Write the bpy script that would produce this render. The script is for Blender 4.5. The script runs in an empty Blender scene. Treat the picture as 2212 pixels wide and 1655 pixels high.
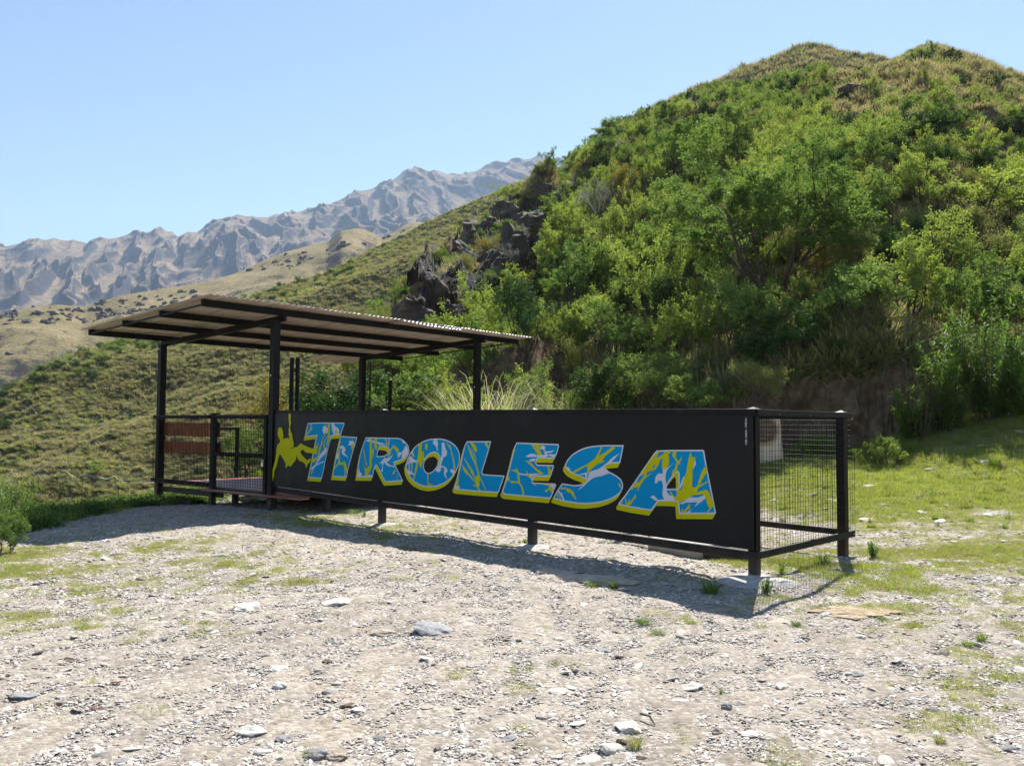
import bpy, math, random
import numpy as np
from mathutils import Vector, Matrix
from mathutils.geometry import tessellate_polygon

SC = bpy.context.scene
COL = SC.collection
rng = np.random.default_rng(11)
random.seed(5)

# ------------------------------------------------------------------ camera, sky, sun, exposure
FPX, PITCH, ROLL = 1832.4, 0.0491, 0.0070          # focal length in 2212-wide pixels
cam = bpy.data.cameras.new('camera')
cam.sensor_width = 36.0
cam.lens = FPX / 2212.0 * 36.0
cam.clip_start = 0.1
cam.clip_end = 20000
camo = bpy.data.objects.new('camera', cam)
COL.objects.link(camo)
camo.matrix_world = Matrix.Rotation(math.radians(90) + PITCH, 4, 'X') @ Matrix.Rotation(ROLL, 4, 'Z')
SC.camera = camo

SUN_EL, SUN_AZ = math.radians(49.5), math.radians(19.0)   # azimuth from +Y towards +X
world = bpy.data.worlds.new('World')
SC.world = world
world.use_nodes = True
wn = world.node_tree
bg = wn.nodes['Background']
sky = wn.nodes.new('ShaderNodeTexSky')
sky.sky_type = 'NISHITA'
sky.sun_disc = False
sky.sun_elevation = SUN_EL
sky.sun_rotation = SUN_AZ
sky.altitude = 900
sky.air_density = 1.25
sky.dust_density = 0.3
sky.ozone_density = 2.0
wn.links.new(sky.outputs[0], bg.inputs[0])
bg.inputs[1].default_value = 0.056
sun = bpy.data.lights.new('sun', 'SUN')
sun.energy = 5.0
sun.angle = math.radians(0.53)
sun.color = (1.0, 0.955, 0.89)
suno = bpy.data.objects.new('sun', sun)
COL.objects.link(suno)
sdir = Vector((math.cos(SUN_EL) * math.sin(SUN_AZ), math.cos(SUN_EL) * math.cos(SUN_AZ), math.sin(SUN_EL)))
suno.rotation_euler = sdir.to_track_quat('Z', 'Y').to_euler()
suno.location = (0, 0, 40)
SC.view_settings.view_transform = 'Standard'
SC.view_settings.look = 'None'
SC.view_settings.exposure = 1.30
SC.view_settings.gamma = 1.0
SC.view_settings.use_curve_mapping = False
SC.render.engine = 'CYCLES'
SC.cycles.max_bounces = 6
SC.cycles.diffuse_bounces = 3
SC.cycles.glossy_bounces = 2
SC.cycles.transmission_bounces = 3
SC.cycles.volume_bounces = 0
SC.cycles.transparent_max_bounces = 6

# ------------------------------------------------------------------ measuring helpers
def ray(px, py):
    """direction (x, y, z) with y = 1 of the photo pixel (2212-wide)"""
    uu = (px - 1106) * math.cos(ROLL) + (py - 827.5) * math.sin(ROLL)
    vv = -(px - 1106) * math.sin(ROLL) + (py - 827.5) * math.cos(ROLL)
    x, up = uu / FPX, -vv / FPX
    c, s = math.cos(PITCH), math.sin(PITCH)
    y, z = c - up * s, s + up * c
    return np.array([x / y, 1.0, z / y])

def at(px, py, Y):
    return ray(px, py) * Y

def proj(P):
    c, s = math.cos(PITCH), math.sin(PITCH)
    fw = P[1] * c + P[2] * s
    up = -P[1] * s + P[2] * c
    u, v = P[0] / fw * FPX, -up / fw * FPX
    return (1106 + u * math.cos(ROLL) - v * math.sin(ROLL), 827.5 + u * math.sin(ROLL) + v * math.cos(ROLL))

def tab(t):
    xs = np.array([a[0] for a in t], float); ys = np.array([a[1] for a in t], float)
    return lambda X: np.interp(X, xs, ys)

def smooth(a, b, x):
    t = np.clip((x - a) / (b - a), 0, 1)
    return t * t * (3 - 2 * t)

# ------------------------------------------------------------------ numpy gradient noise
_perm = np.random.default_rng(3).permutation(512).astype(np.int64)
_perm = np.concatenate([_perm, _perm, _perm])
_ga = np.random.default_rng(4).uniform(0, 2 * np.pi, 512)
_gx, _gy = np.cos(_ga), np.sin(_ga)

def noise(x, y):
    x = np.asarray(x, float); y = np.asarray(y, float)
    xi = np.floor(x).astype(np.int64); yi = np.floor(y).astype(np.int64)
    xf = x - xi; yf = y - yi
    u = xf * xf * xf * (xf * (xf * 6 - 15) + 10); v = yf * yf * yf * (yf * (yf * 6 - 15) + 10)
    def g(ix, iy, dx, dy):
        h = _perm[(_perm[ix & 511] + iy) & 511]
        return _gx[h] * dx + _gy[h] * dy
    a = g(xi, yi, xf, yf); b = g(xi + 1, yi, xf - 1, yf)
    c = g(xi, yi + 1, xf, yf - 1); d = g(xi + 1, yi + 1, xf - 1, yf - 1)
    return ((a + (b - a) * u) * (1 - v) + (c + (d - c) * u) * v) * 1.5

def fbm(x, y, o=4, g=0.5):
    s = 0; a = 1.0; f = 1.0
    for i in range(o):
        s = s + a * noise(x * f + i * 17.3, y * f - i * 9.1)
        a *= g; f *= 2.03
    return s

def ridged(x, y, o=4, g=0.5):
    s = 0; a = 1.0; f = 1.0; w = 1.0
    for i in range(o):
        n = 1 - np.abs(noise(x * f + i * 31.7, y * f + i * 5.3)) * 1.6
        n = n * n * w
        s = s + a * n
        w = np.clip(n * 1.6, 0, 1)
        a *= g; f *= 2.07
    return s

# ------------------------------------------------------------------ materials
def mat(name):
    m = bpy.data.materials.new(name)
    m.use_nodes = True
    nt = m.node_tree
    b = nt.nodes['Principled BSDF']
    b.inputs['Specular IOR Level'].default_value = 0.3
    return m, nt, b

def N(nt, t, **kw):
    n = nt.nodes.new(t)
    for k, v in kw.items():
        if k in n.inputs:
            n.inputs[k].default_value = v
        else:
            setattr(n, k, v)
    return n

def ramp(nt, fac, stops, mode='LINEAR'):
    r = nt.nodes.new('ShaderNodeValToRGB')
    r.color_ramp.interpolation = mode
    el = r.color_ramp.elements
    while len(el) < len(stops): el.new(0.5)
    for e, (p, c) in zip(el, stops):
        e.position = p
        e.color = (*c, 1) if len(c) == 3 else c
    nt.links.new(fac, r.inputs[0])
    return r.outputs[0]

def coords(nt, scale=1.0, kind='Object'):
    tc = nt.nodes.new('ShaderNodeTexCoord')
    mp = nt.nodes.new('ShaderNodeMapping')
    mp.inputs['Scale'].default_value = (scale,) * 3 if not hasattr(scale, '__len__') else scale
    nt.links.new(tc.outputs[kind], mp.inputs[0])
    return mp.outputs[0]

def nz(nt, vec, scale, detail=4, rough=0.55, out=0):
    n = N(nt, 'ShaderNodeTexNoise')
    n.inputs['Scale'].default_value = scale
    n.inputs['Detail'].default_value = detail
    n.inputs['Roughness'].default_value = rough
    nt.links.new(vec, n.inputs['Vector'])
    return n.outputs[out]

def mix(nt, fac, a, b, blend='MIX'):
    m = nt.nodes.new('ShaderNodeMix')
    m.data_type = 'RGBA'; m.blend_type = blend
    for s, val in ((m.inputs[0], fac), (m.inputs[6], a), (m.inputs[7], b)):
        if isinstance(val, (int, float)): s.default_value = val
        elif isinstance(val, tuple): s.default_value = (*val, 1) if len(val) == 3 else val
        else: nt.links.new(val, s)
    return m.outputs[2]

def math_(nt, op, a, b=0.0):
    m = nt.nodes.new('ShaderNodeMath'); m.operation = op
    for s, val in ((m.inputs[0], a), (m.inputs[1], b)):
        if isinstance(val, (int, float)): s.default_value = val
        else: nt.links.new(val, s)
    return m.outputs[0]

def bump(nt, b, h, strength=0.5, dist=0.02):
    bp = nt.nodes.new('ShaderNodeBump')
    bp.inputs['Strength'].default_value = strength
    bp.inputs['Distance'].default_value = dist
    nt.links.new(h, bp.inputs['Height'])
    nt.links.new(bp.outputs[0], b.inputs['Normal'])

def simple(name, col, rough=0.6, metal=0.0, var=0.15, scale=8.0, bumps=0.0):
    m, nt, b = mat(name)
    v = coords(nt)
    n = nz(nt, v, scale, 5)
    lo = tuple(c * (1 - var) for c in col); hi = tuple(min(1, c * (1 + var)) for c in col)
    nt.links.new(ramp(nt, n, [(0.3, lo), (0.7, hi)]), b.inputs['Base Color'])
    b.inputs['Roughness'].default_value = rough
    b.inputs['Metallic'].default_value = metal
    if bumps: bump(nt, b, n, bumps, 0.01)
    return m

def leafmat(name, c1, c2, trans=0.45, tcol=None, hue=0.0):
    """leaves: diffuse + translucent, colour varies per plant and per leaf"""
    m = bpy.data.materials.new(name); m.use_nodes = True
    nt = m.node_tree; nt.nodes.clear()
    out = N(nt, 'ShaderNodeOutputMaterial')
    oi = N(nt, 'ShaderNodeObjectInfo')
    at_ = N(nt, 'ShaderNodeAttribute', attribute_name='tone')
    f = math_(nt, 'ADD', math_(nt, 'MULTIPLY', oi.outputs['Random'], 0.55), math_(nt, 'MULTIPLY', at_.outputs['Fac'], 0.45))
    c = mix(nt, f, c1, c2)
    d = N(nt, 'ShaderNodeBsdfDiffuse'); t = N(nt, 'ShaderNodeBsdfTranslucent'); g = N(nt, 'ShaderNodeBsdfGlossy')
    g.inputs['Roughness'].default_value = 0.5
    g.inputs['Color'].default_value = (0.5, 0.5, 0.5, 1)
    nt.links.new(c, d.inputs['Color'])
    tc = mix(nt, 1.0, c, tcol or (1.0, 1.0, 0.6), 'MULTIPLY')
    nt.links.new(tc, t.inputs['Color'])
    ms = N(nt, 'ShaderNodeMixShader'); ms.inputs[0].default_value = trans
    nt.links.new(d.outputs[0], ms.inputs[1]); nt.links.new(t.outputs[0], ms.inputs[2])
    m2 = N(nt, 'ShaderNodeMixShader'); m2.inputs[0].default_value = 0.035
    nt.links.new(ms.outputs[0], m2.inputs[1]); nt.links.new(g.outputs[0], m2.inputs[2])
    nt.links.new(m2.outputs[0], out.inputs[0])
    return m

def steel_mat():
    m, nt, b = mat('black_painted_steel')
    v = coords(nt)
    n = nz(nt, v, 3.5, 6, 0.65)
    c = ramp(nt, n, [(0.35, (0.006, 0.006, 0.0065)), (0.62, (0.011, 0.010, 0.011)), (0.72, (0.035, 0.024, 0.018))])
    nt.links.new(c, b.inputs['Base Color'])
    sx = N(nt, 'ShaderNodeSeparateXYZ'); nt.links.new(v, sx.inputs[0])
    ft = math_(nt, 'ADD', math_(nt, 'MULTIPLY', sx.outputs['Z'], -1.0), math_(nt, 'MULTIPLY', n, 0.5))
    ft = ramp(nt, math_(nt, 'SUBTRACT', ft, 0.9), [(0.30, (0, 0, 0)), (0.75, (0.45, 0.45, 0.45))])
    nt.links.new(mix(nt, ft, c, (0.17, 0.14, 0.115)), b.inputs['Base Color'])
    b.inputs['Roughness'].default_value = 0.5
    b.inputs['Specular IOR Level'].default_value = 0.14
    n2 = nz(nt, v, 60, 3)
    bump(nt, b, n2, 0.12, 0.002)
    return m

def board_mat():
    m, nt, b = mat('black_printed_vinyl')
    v = coords(nt)
    n = nz(nt, v, 0.9, 4, 0.6)
    n3 = nz(nt, v, 9, 6, 0.7)
    c = ramp(nt, n, [(0.3, (0.0055, 0.0052, 0.0055)), (0.7, (0.0095, 0.0095, 0.011))])
    c = mix(nt, ramp(nt, n3, [(0.62, (0, 0, 0)), (0.8, (0.15, 0.15, 0.15))]), c, (0.04, 0.037, 0.035))
    nt.links.new(c, b.inputs['Base Color'])
    sx = N(nt, 'ShaderNodeSeparateXYZ'); nt.links.new(v, sx.inputs[0])
    pn = ramp(nt, math_(nt, 'ADD', math_(nt, 'DIVIDE', sx.outputs['X'], 8.03), 1.0), [(0.0, (1.25, 1.25, 1.3)), (0.27, (0.85, 0.84, 0.84)), (0.60, (1.05, 1.04, 1.04)), (0.885, (1.2, 1.2, 1.3))], 'CONSTANT')
    c = mix(nt, 1.0, c, pn, 'MULTIPLY')
    nt.links.new(c, b.inputs['Base Color'])
    r = ramp(nt, n3, [(0.3, (0.33,) * 3), (0.7, (0.5,) * 3)])
    nt.links.new(r, b.inputs['Roughness'])
    b.inputs['Specular IOR Level'].default_value = 0.17
    bump(nt, b, nz(nt, coords(nt, (1, 1, 1)), 1.3, 4), 0.5, 0.05)
    return m

M = {}
M['steel'] = steel_mat()
M['board'] = board_mat()
M['blue'] = simple('sky_blue_print', (0.0, 0.27, 0.57), 0.6, 0, 0.06, 1.5)
M['yellow'] = simple('lime_yellow_print', (0.52, 0.50, 0.004), 0.6, 0, 0.06, 1.5)
M['white'] = simple('pale_lilac_white_print', (0.60, 0.60, 0.68), 0.45, 0, 0.06, 2)
M['deck'] = simple('red_brown_stained_timber', (0.30, 0.105, 0.075), 0.4, 0, 0.3, 5, 0.3)
M['plank'] = simple('orange_brown_board', (0.28, 0.085, 0.028), 0.55, 0, 0.35, 6, 0.4)
M['concrete'] = simple('weathered_concrete', (0.40, 0.37, 0.34), 0.9, 0, 0.25, 7, 0.8)
M['brass'] = simple('padlock_steel', (0.6, 0.6, 0.58), 0.3, 0.9, 0.1)
M['cable'] = simple('steel_cable', (0.25, 0.24, 0.22), 0.5, 0.6, 0.1)
M['bark'] = simple('grey_brown_bark', (0.085, 0.065, 0.050), 0.9, 0, 0.4, 12, 0.6)
M['deadbark'] = simple('bleached_dead_wood', (0.46, 0.42, 0.42), 0.85, 0, 0.3, 12, 0.4)

for k_ in ('blue', 'yellow', 'white'): M[k_].node_tree.nodes['Principled BSDF'].inputs['Specular IOR Level'].default_value = 0.08
def post_cap_mat():
    m, nt, b = mat('pale_worn_cap_top')
    b.inputs['Base Color'].default_value = (0.25, 0.24, 0.24, 1)
    b.inputs['Roughness'].default_value = 0.35
    return m
M['cap'] = post_cap_mat()

def galv():
    m, nt, b = mat('galvanised_sheet_top')
    v = coords(nt)
    n = nz(nt, v, 5, 6, 0.7)
    nt.links.new(ramp(nt, n, [(0.3, (0.36, 0.37, 0.39)), (0.7, (0.62, 0.63, 0.65))]), b.inputs['Base Color'])
    b.inputs['Metallic'].default_value = 0.55
    b.inputs['Roughness'].default_value = 0.42
    return m
M['galv'] = galv()

def under():
    m, nt, b = mat('dusty_brown_sheet_underside')
    v = coords(nt, (1, 1, 1))
    n = nz(nt, coords(nt, (0.35, 5, 1)), 3.0, 6, 0.7)
    n2 = nz(nt, v, 14, 5, 0.7)
    c = ramp(nt, n, [(0.3, (0.27, 0.205, 0.165)), (0.5, (0.50, 0.42, 0.365)), (0.7, (0.70, 0.63, 0.57))])
    c = mix(nt, 0.4, c, ramp(nt, n2, [(0.3, (0.5, 0.45, 0.4)), (0.7, (1, 1, 1))]), 'MULTIPLY')
    nt.links.new(c, b.inputs['Base Color'])
    b.inputs['Roughness'].default_value = 0.6
    return m
M['under'] = under()

def rockmat(name, c1, c2, c3, scale=3.0):
    m, nt, b = mat(name)
    v = coords(nt)
    oi = N(nt, 'ShaderNodeObjectInfo')
    n = nz(nt, v, scale, 8, 0.65)
    c = ramp(nt, n, [(0.3, c1), (0.52, c2), (0.72, c3)])
    r = ramp(nt, oi.outputs['Random'], [(0, (0.72, 0.70, 0.68)), (0.5, (1, 0.97, 0.94)), (1, (1.0, 1.0, 1.0))])
    c = mix(nt, 1.0, c, r, 'MULTIPLY')
    nt.links.new(c, b.inputs['Base Color'])
    b.inputs['Roughness'].default_value = 0.85
    bump(nt, b, nz(nt, v, scale * 5, 8, 0.7), 0.7, 0.02)
    return m
M['rock_white'] = rockmat('white_quartz_rock', (0.58, 0.55, 0.49), (0.72, 0.70, 0.65), (0.80, 0.78, 0.74), 9)
M['rock_grey'] = rockmat('grey_slate_rock', (0.24, 0.24, 0.25), (0.37, 0.37, 0.38), (0.50, 0.49, 0.48), 9)
M['rock_tan'] = rockmat('tan_sandstone_rock', (0.36, 0.28, 0.21), (0.50, 0.42, 0.34), (0.60, 0.53, 0.45), 9)
M['rock_brown'] = rockmat('rusty_brown_rock', (0.13, 0.085, 0.065), (0.22, 0.155, 0.12), (0.34, 0.26, 0.21), 9)
M['outcrop'] = rockmat('dark_outcrop_rock', (0.035, 0.027, 0.024), (0.085, 0.065, 0.055), (0.18, 0.145, 0.12), 2.2)

def gravelmat():
    m, nt, b = mat('mixed_gravel')
    oi = N(nt, 'ShaderNodeObjectInfo')
    c = ramp(nt, oi.outputs['Random'], [(0.0, (0.20, 0.165, 0.14)), (0.10, (0.32, 0.28, 0.245)), (0.40, (0.40, 0.365, 0.325)), (0.70, (0.46, 0.425, 0.385)),
                                         (0.88, (0.56, 0.52, 0.47)), (0.97, (0.72, 0.70, 0.66)), (1.0, (0.44, 0.32, 0.22))])
    n = nz(nt, coords(nt), 4, 5, 0.7)
    c = mix(nt, 0.5, c, ramp(nt, n, [(0.3, (0.62,) * 3), (0.7, (1,) * 3)]), 'MULTIPLY')
    nt.links.new(c, b.inputs['Base Color'])
    b.inputs['Roughness'].default_value = 0.8
    return m
M['gravel'] = gravelmat()

# foliage materials
M['leaf_bright'] = leafmat('bright_yellow_green_leaves', (0.175, 0.25, 0.045), (0.39, 0.47, 0.115), 0.47)
M['leaf_mid'] = leafmat('mid_green_leaves', (0.10, 0.18, 0.040), (0.25, 0.34, 0.088), 0.45)
M['leaf_dark'] = leafmat('deep_green_leaves', (0.028, 0.068, 0.018), (0.070, 0.125, 0.030), 0.38)
M['leaf_olive'] = leafmat('olive_leaves', (0.15, 0.17, 0.055), (0.30, 0.31, 0.11), 0.45)
M['leaf_grey'] = leafmat('silver_grey_leaves', (0.17, 0.17, 0.16), (0.30, 0.28, 0.27), 0.3, (1, 1, 1))
M['leaf_yellow'] = leafmat('yellowish_leaves', (0.17, 0.155, 0.030), (0.30, 0.25, 0.07), 0.45)
M['grass_green'] = leafmat('green_grass', (0.18, 0.25, 0.034), (0.42, 0.48, 0.095), 0.52)
M['grass_dry'] = leafmat('dry_grass', (0.26, 0.235, 0.10), (0.50, 0.44, 0.24), 0.4, (1, 1, 0.85))
M['grass_gold'] = leafmat('golden_tussock_grass', (0.20, 0.18, 0.075), (0.44, 0.37, 0.19), 0.40, (1, 0.95, 0.75))
M['grass_olive'] = leafmat('olive_tussock_grass', (0.14, 0.15, 0.062), (0.40, 0.375, 0.19), 0.36, (1, 1, 0.85))
M['petal'] = simple('white_petals', (0.80, 0.80, 0.80), 0.7)
M['petal_blue'] = simple('pale_blue_petals', (0.50, 0.52, 0.80), 0.7)

# ------------------------------------------------------------------ mesh building helpers
class MB:
    def __init__(s): s.v = []; s.f = []; s.m = []
    def add(s, vs, fs, mi=0):
        o = len(s.v)
        s.v += [tuple(map(float, p)) for p in vs]
        s.f += [tuple(i + o for i in f) for f in fs]
        s.m += [mi] * len(fs)
        return s
    def box(s, x0, x1, y0, y1, z0, z1, mi=0):
        vs = [(x0, y0, z0), (x1, y0, z0), (x1, y1, z0), (x0, y1, z0), (x0, y0, z1), (x1, y0, z1), (x1, y1, z1), (x0, y1, z1)]
        return s.add(vs, [(0, 3, 2, 1), (4, 5, 6, 7), (0, 1, 5, 4), (1, 2, 6, 5), (2, 3, 7, 6), (3, 0, 4, 7)], mi)
    def beam(s, p, q, w, h, mi=0, up=(0, 0, 1)):
        p, q = Vector(p), Vector(q)
        d = (q - p).normalized(); upv = Vector(up)
        sd = d.cross(upv)
        if sd.length < 1e-4: sd = d.cross(Vector((0, 1, 0)))
        sd.normalize(); u2 = sd.cross(d).normalized()
        vs = []
        for c in (p, q):
            for a, b in ((-1, -1), (1, -1), (1, 1), (-1, 1)):
                vs.append(c + sd * a * w / 2 + u2 * b * h / 2)
        return s.add(vs, [(0, 1, 2, 3), (7, 6, 5, 4), (0, 4, 5, 1), (1, 5, 6, 2), (2, 6, 7, 3), (3, 7, 4, 0)], mi)
    def tube(s, pts, rad, n=6, mi=0, cap=True):
        pts = [Vector(p) for p in pts]
        R = rad if hasattr(rad, '__len__') else [rad] * len(pts)
        ring = []
        ref = None
        for i, p in enumerate(pts):
            d = (pts[min(i + 1, len(pts) - 1)] - pts[max(i - 1, 0)]).normalized()
            if ref is None: ref = d.orthogonal().normalized()
            ref = (ref - d * ref.dot(d))
            ref = ref.normalized() if ref.length > 1e-5 else d.orthogonal().normalized()
            b = d.cross(ref)
            ring.append([p + (ref * math.cos(2 * math.pi * k / n) + b * math.sin(2 * math.pi * k / n)) * R[i] for k in range(n)])
        vs = [v for r in ring for v in r]
        fs = []
        for i in range(len(pts) - 1):
            for k in range(n):
                a, b2 = i * n + k, i * n + (k + 1) % n
                fs.append((a, b2, b2 + n, a + n))
        if cap:
            fs.append(tuple(range(n - 1, -1, -1))); fs.append(tuple((len(pts) - 1) * n + k for k in range(n)))
        return s.add(vs, fs, mi)
    def mesh(s, name, mats):
        me = bpy.data.meshes.new(name)
        me.from_pydata(s.v, [], s.f)
        for m in mats: me.materials.append(m)
        if len(mats) > 1: me.polygons.foreach_set('material_index', s.m)
        me.update()
        return me
    def build(s, name, mats, parent=None, kind=None, smooth=False, bevel=0.0, label=None):
        if not isinstance(mats, (list, tuple)): mats = [mats]
        me = s.mesh(name, mats)
        if smooth: me.polygons.foreach_set('use_smooth', [True] * len(me.polygons))
        o = bpy.data.objects.new(name, me)
        COL.objects.link(o)
        if parent: o.parent = parent
        if kind: o['kind'] = kind
        if label: o['label'] = label
        if bevel:
            bv = o.modifiers.new('bevel', 'BEVEL'); bv.width = bevel; bv.segments = 2; bv.limit_method = 'ANGLE'
        return o

def grid_mesh(name, P, material, kind=None, parent=None, smooth=True, attrs=None):
    """P: (n, m, 3) array"""
    n, m = P.shape[:2]
    me = bpy.data.meshes.new(name)
    idx = np.arange(n * m).reshape(n, m)
    q = np.stack([idx[:-1, :-1], idx[:-1, 1:], idx[1:, 1:], idx[1:, :-1]], -1).reshape(-1, 4)
    me.vertices.add(n * m); me.vertices.foreach_set('co', P.reshape(-1).astype(np.float32))
    me.loops.add(q.size); me.loops.foreach_set('vertex_index', q.reshape(-1).astype(np.int32))
    me.polygons.add(len(q)); me.polygons.foreach_set('loop_start', (np.arange(len(q)) * 4).astype(np.int32))
    me.polygons.foreach_set('loop_total', np.full(len(q), 4, np.int32))
    me.polygons.foreach_set('use_smooth', np.full(len(q), smooth))
    if attrs:
        for k, a in attrs.items():
            at_ = me.attributes.new(k, 'FLOAT', 'POINT'); at_.data.foreach_set('value', a.reshape(-1).astype(np.float32))
    me.materials.append(material)
    me.update(calc_edges=True)
    o = bpy.data.objects.new(name, me)
    COL.objects.link(o)
    if kind: o['kind'] = kind
    if parent: o.parent = parent
    return o

def quads_mesh(name, V, material, tone=None, mats=None, midx=None, extra=None):
    """V: (n,4,3) independent quads; tone: (n,) per-quad value; extra: MB joined in with material index 1"""
    n = len(V)
    vs = V.reshape(-1, 3)
    nv0 = len(vs)
    loops = np.arange(n * 4); ls = np.arange(n) * 4; lt = np.full(n, 4)
    mi = np.zeros(n, np.int32)
    if extra is not None:
        ev = np.array(extra.v); 
        el = np.array([i for f in extra.f for i in f]) + nv0
        elt = np.array([len(f) for f in extra.f]); els = np.concatenate([[0], np.cumsum(elt)[:-1]]) + n * 4
        vs = np.concatenate([vs, ev]); loops = np.concatenate([loops, el]); ls = np.concatenate([ls, els]); lt = np.concatenate([lt, elt])
        mi = np.concatenate([mi, np.ones(len(elt), np.int32)])
    me = bpy.data.meshes.new(name)
    me.vertices.add(len(vs)); me.vertices.foreach_set('co', vs.reshape(-1).astype(np.float32))
    me.loops.add(len(loops)); me.loops.foreach_set('vertex_index', loops.astype(np.int32))
    me.polygons.add(len(ls)); me.polygons.foreach_set('loop_start', ls.astype(np.int32)); me.polygons.foreach_set('loop_total', lt.astype(np.int32))
    for m in (mats or [material]): me.materials.append(m)
    if midx is not None: mi[:n] = midx
    me.polygons.foreach_set('material_index', mi)
    t = np.zeros(len(vs), np.float32)
    t[:n * 4] = np.repeat(tone if tone is not None else rng.random(n), 4)
    a = me.attributes.new('tone', 'FLOAT', 'POINT'); a.data.foreach_set('value', t)
    me.update(calc_edges=True)
    return me

def empty(name, loc=(0, 0, 0), rz=0.0):
    o = bpy.data.objects.new(name, None)
    o.empty_display_size = 0.2
    COL.objects.link(o)
    o.location = loc
    o.rotation_euler = (0, 0, rz)
    return o

def tag(o, label, cat, group=None):
    o['label'] = label; o['category'] = cat
    if group: o['group'] = group
    return o

def single(name, mesh, loc, rot, scl, label, cat, group=None):
    o = bpy.data.objects.new(name, mesh)
    COL.objects.link(o)
    o.location = loc; o.rotation_euler = rot; o.scale = scl
    return tag(o, label, cat, group)

# instanced stuff: a cloud of points, each carrying one of a few prototype meshes
def scatter(name, pts, rots, scls, idx, protos, label=None):
    pc = bpy.data.collections.new(name + '_kinds')
    for i, me in enumerate(protos):
        pc.objects.link(bpy.data.objects.new('%s_kind_%02d' % (name, i), me))
    n = len(pts)
    me = bpy.data.meshes.new(name)
    me.vertices.add(n); me.vertices.foreach_set('co', np.asarray(pts, np.float32).reshape(-1))
    for k, a in (('rot', rots), ('scl', scls)):
        t = me.attributes.new(k, 'FLOAT_VECTOR', 'POINT'); t.data.foreach_set('vector', np.asarray(a, np.float32).reshape(-1))
    t = me.attributes.new('pick', 'INT', 'POINT'); t.data.foreach_set('value', np.asarray(idx, np.int32))
    o = bpy.data.objects.new(name, me)
    COL.objects.link(o)
    o['kind'] = 'stuff'
    if label: o['label'] = label
    ng = bpy.data.node_groups.new(name + '_scatter', 'GeometryNodeTree')
    ng.interface.new_socket('Geometry', in_out='INPUT', socket_type='NodeSocketGeometry')
    ng.interface.new_socket('Geometry', in_out='OUTPUT', socket_type='NodeSocketGeometry')
    nn, L = ng.nodes, ng.links
    gi = nn.new('NodeGroupInput'); go = nn.new('NodeGroupOutput')
    mp = nn.new('GeometryNodeMeshToPoints'); ip = nn.new('GeometryNodeInstanceOnPoints')
    ci = nn.new('GeometryNodeCollectionInfo')
    ci.inputs['Collection'].default_value = pc
    ci.inputs['Separate Children'].default_value = True
    ci.inputs['Reset Children'].default_value = True
    def na(nm, ty):
        a = nn.new('GeometryNodeInputNamedAttribute'); a.data_type = ty; a.inputs['Name'].default_value = nm
        return a.outputs['Attribute']
    L.new(gi.outputs[0], mp.inputs['Mesh']); L.new(mp.outputs[0], ip.inputs['Points'])
    L.new(ci.outputs[0], ip.inputs['Instance'])
    ip.inputs['Pick Instance'].default_value = True
    L.new(na('pick', 'INT'), ip.inputs['Instance Index'])
    L.new(na('rot', 'FLOAT_VECTOR'), ip.inputs['Rotation'])
    L.new(na('scl', 'FLOAT_VECTOR'), ip.inputs['Scale'])
    L.new(ip.outputs[0], go.inputs[0])
    md = o.modifiers.new('scatter', 'NODES'); md.node_group = ng
    return o

# ------------------------------------------------------------------ fence frame measured from the photo
TH = 0.7773
C0 = np.array([2.0787, 7.2706])
U = np.array([-math.cos(TH), math.sin(TH)])          # along the sign, away from the near corner
V = np.array([math.sin(TH), math.cos(TH)])           # behind the sign
P1 = np.array([-3.609, 12.867]); P2 = np.array([-6.213, 15.029])
U2 = (P2 - P1) / np.linalg.norm(P2 - P1); V2 = np.array([U2[1], -U2[0]])
P3 = np.array([-0.675, 16.400]); P4 = np.array([-3.280, 18.562])
WC = np.array([3.385, 8.600])

def fr(px, py):
    r = ray(px, py); t = (C0 @ V) / (r[:2] @ V); q = r * t
    return (-float((q[:2] - C0) @ U), float(q[2]))    # local x (to the right), z

# ------------------------------------------------------------------ ground height
def G(x, y):
    x = np.asarray(x, float); y = np.asarray(y, float)
    z = -1.50 + 0.0265 * np.clip(y, -4, 7.5)
    z = z + 0.02 * smooth(3, 8, x) * 0
    # meadow rising to the right and back
    t = smooth(8.5, 18, y)
    z = z + 0.60 * t * smooth(2.5, 6.0, x) + 0.36 * t * np.clip(x - 7.0, 0, 8)
    z = z + 0.035 * np.clip(x - 3.5, 0, 12) * smooth(4, 9, y)
    # low hump towards the left shadow and the edge of the terrace
    z = z - 0.09 * smooth(-3.5, -6.5, x) * smooth(6, 12, y)
    z = z - 0.10 * smooth(-3.0, -9.0, x) * smooth(9, 2, y)
    # the terrace edge: left, and behind the shelter
    ex = -6.75 + 0.35 * np.sin(y * 0.9) + 1.0 * smooth(15.4, 20, y) + 2.0 * smooth(20, 30, y) - 2.8 * smooth(10.4, 6.5, y)
    d = ex - x
    z = z - np.where(d > 0, 0.62 * (np.sqrt(d * d + 0.5) - 0.707), 0)
    # a hollow under the deck
    z = z - 0.20 * np.exp(-(((x + 4.6) / 1.2) ** 2 + ((y - 15.9) / 1.2) ** 2))
    z = np.maximum(z, -17 + 0.8 * noise(x * 0.06, y * 0.06))
    z = z + 0.030 * fbm(x * 0.55, y * 0.55, 3) + 0.012 * fbm(x * 2.3, y * 2.3, 3) * smooth(60, 20, np.hypot(x, y))
    return z

def g1(x, y): return float(G(np.array([x]), np.array([y]))[0])

def on_ground(px, py):
    """the ground point seen at this pixel"""
    r = ray(px, py)
    ds = np.linspace(2.5, 30, 1400)
    dz = r[2] * ds - G(r[0] * ds, ds)
    k = np.argmax(dz < 0)
    d = ds[k] if k else 12.0
    return np.array([r[0] * d, d, g1(r[0] * d, d)])

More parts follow.
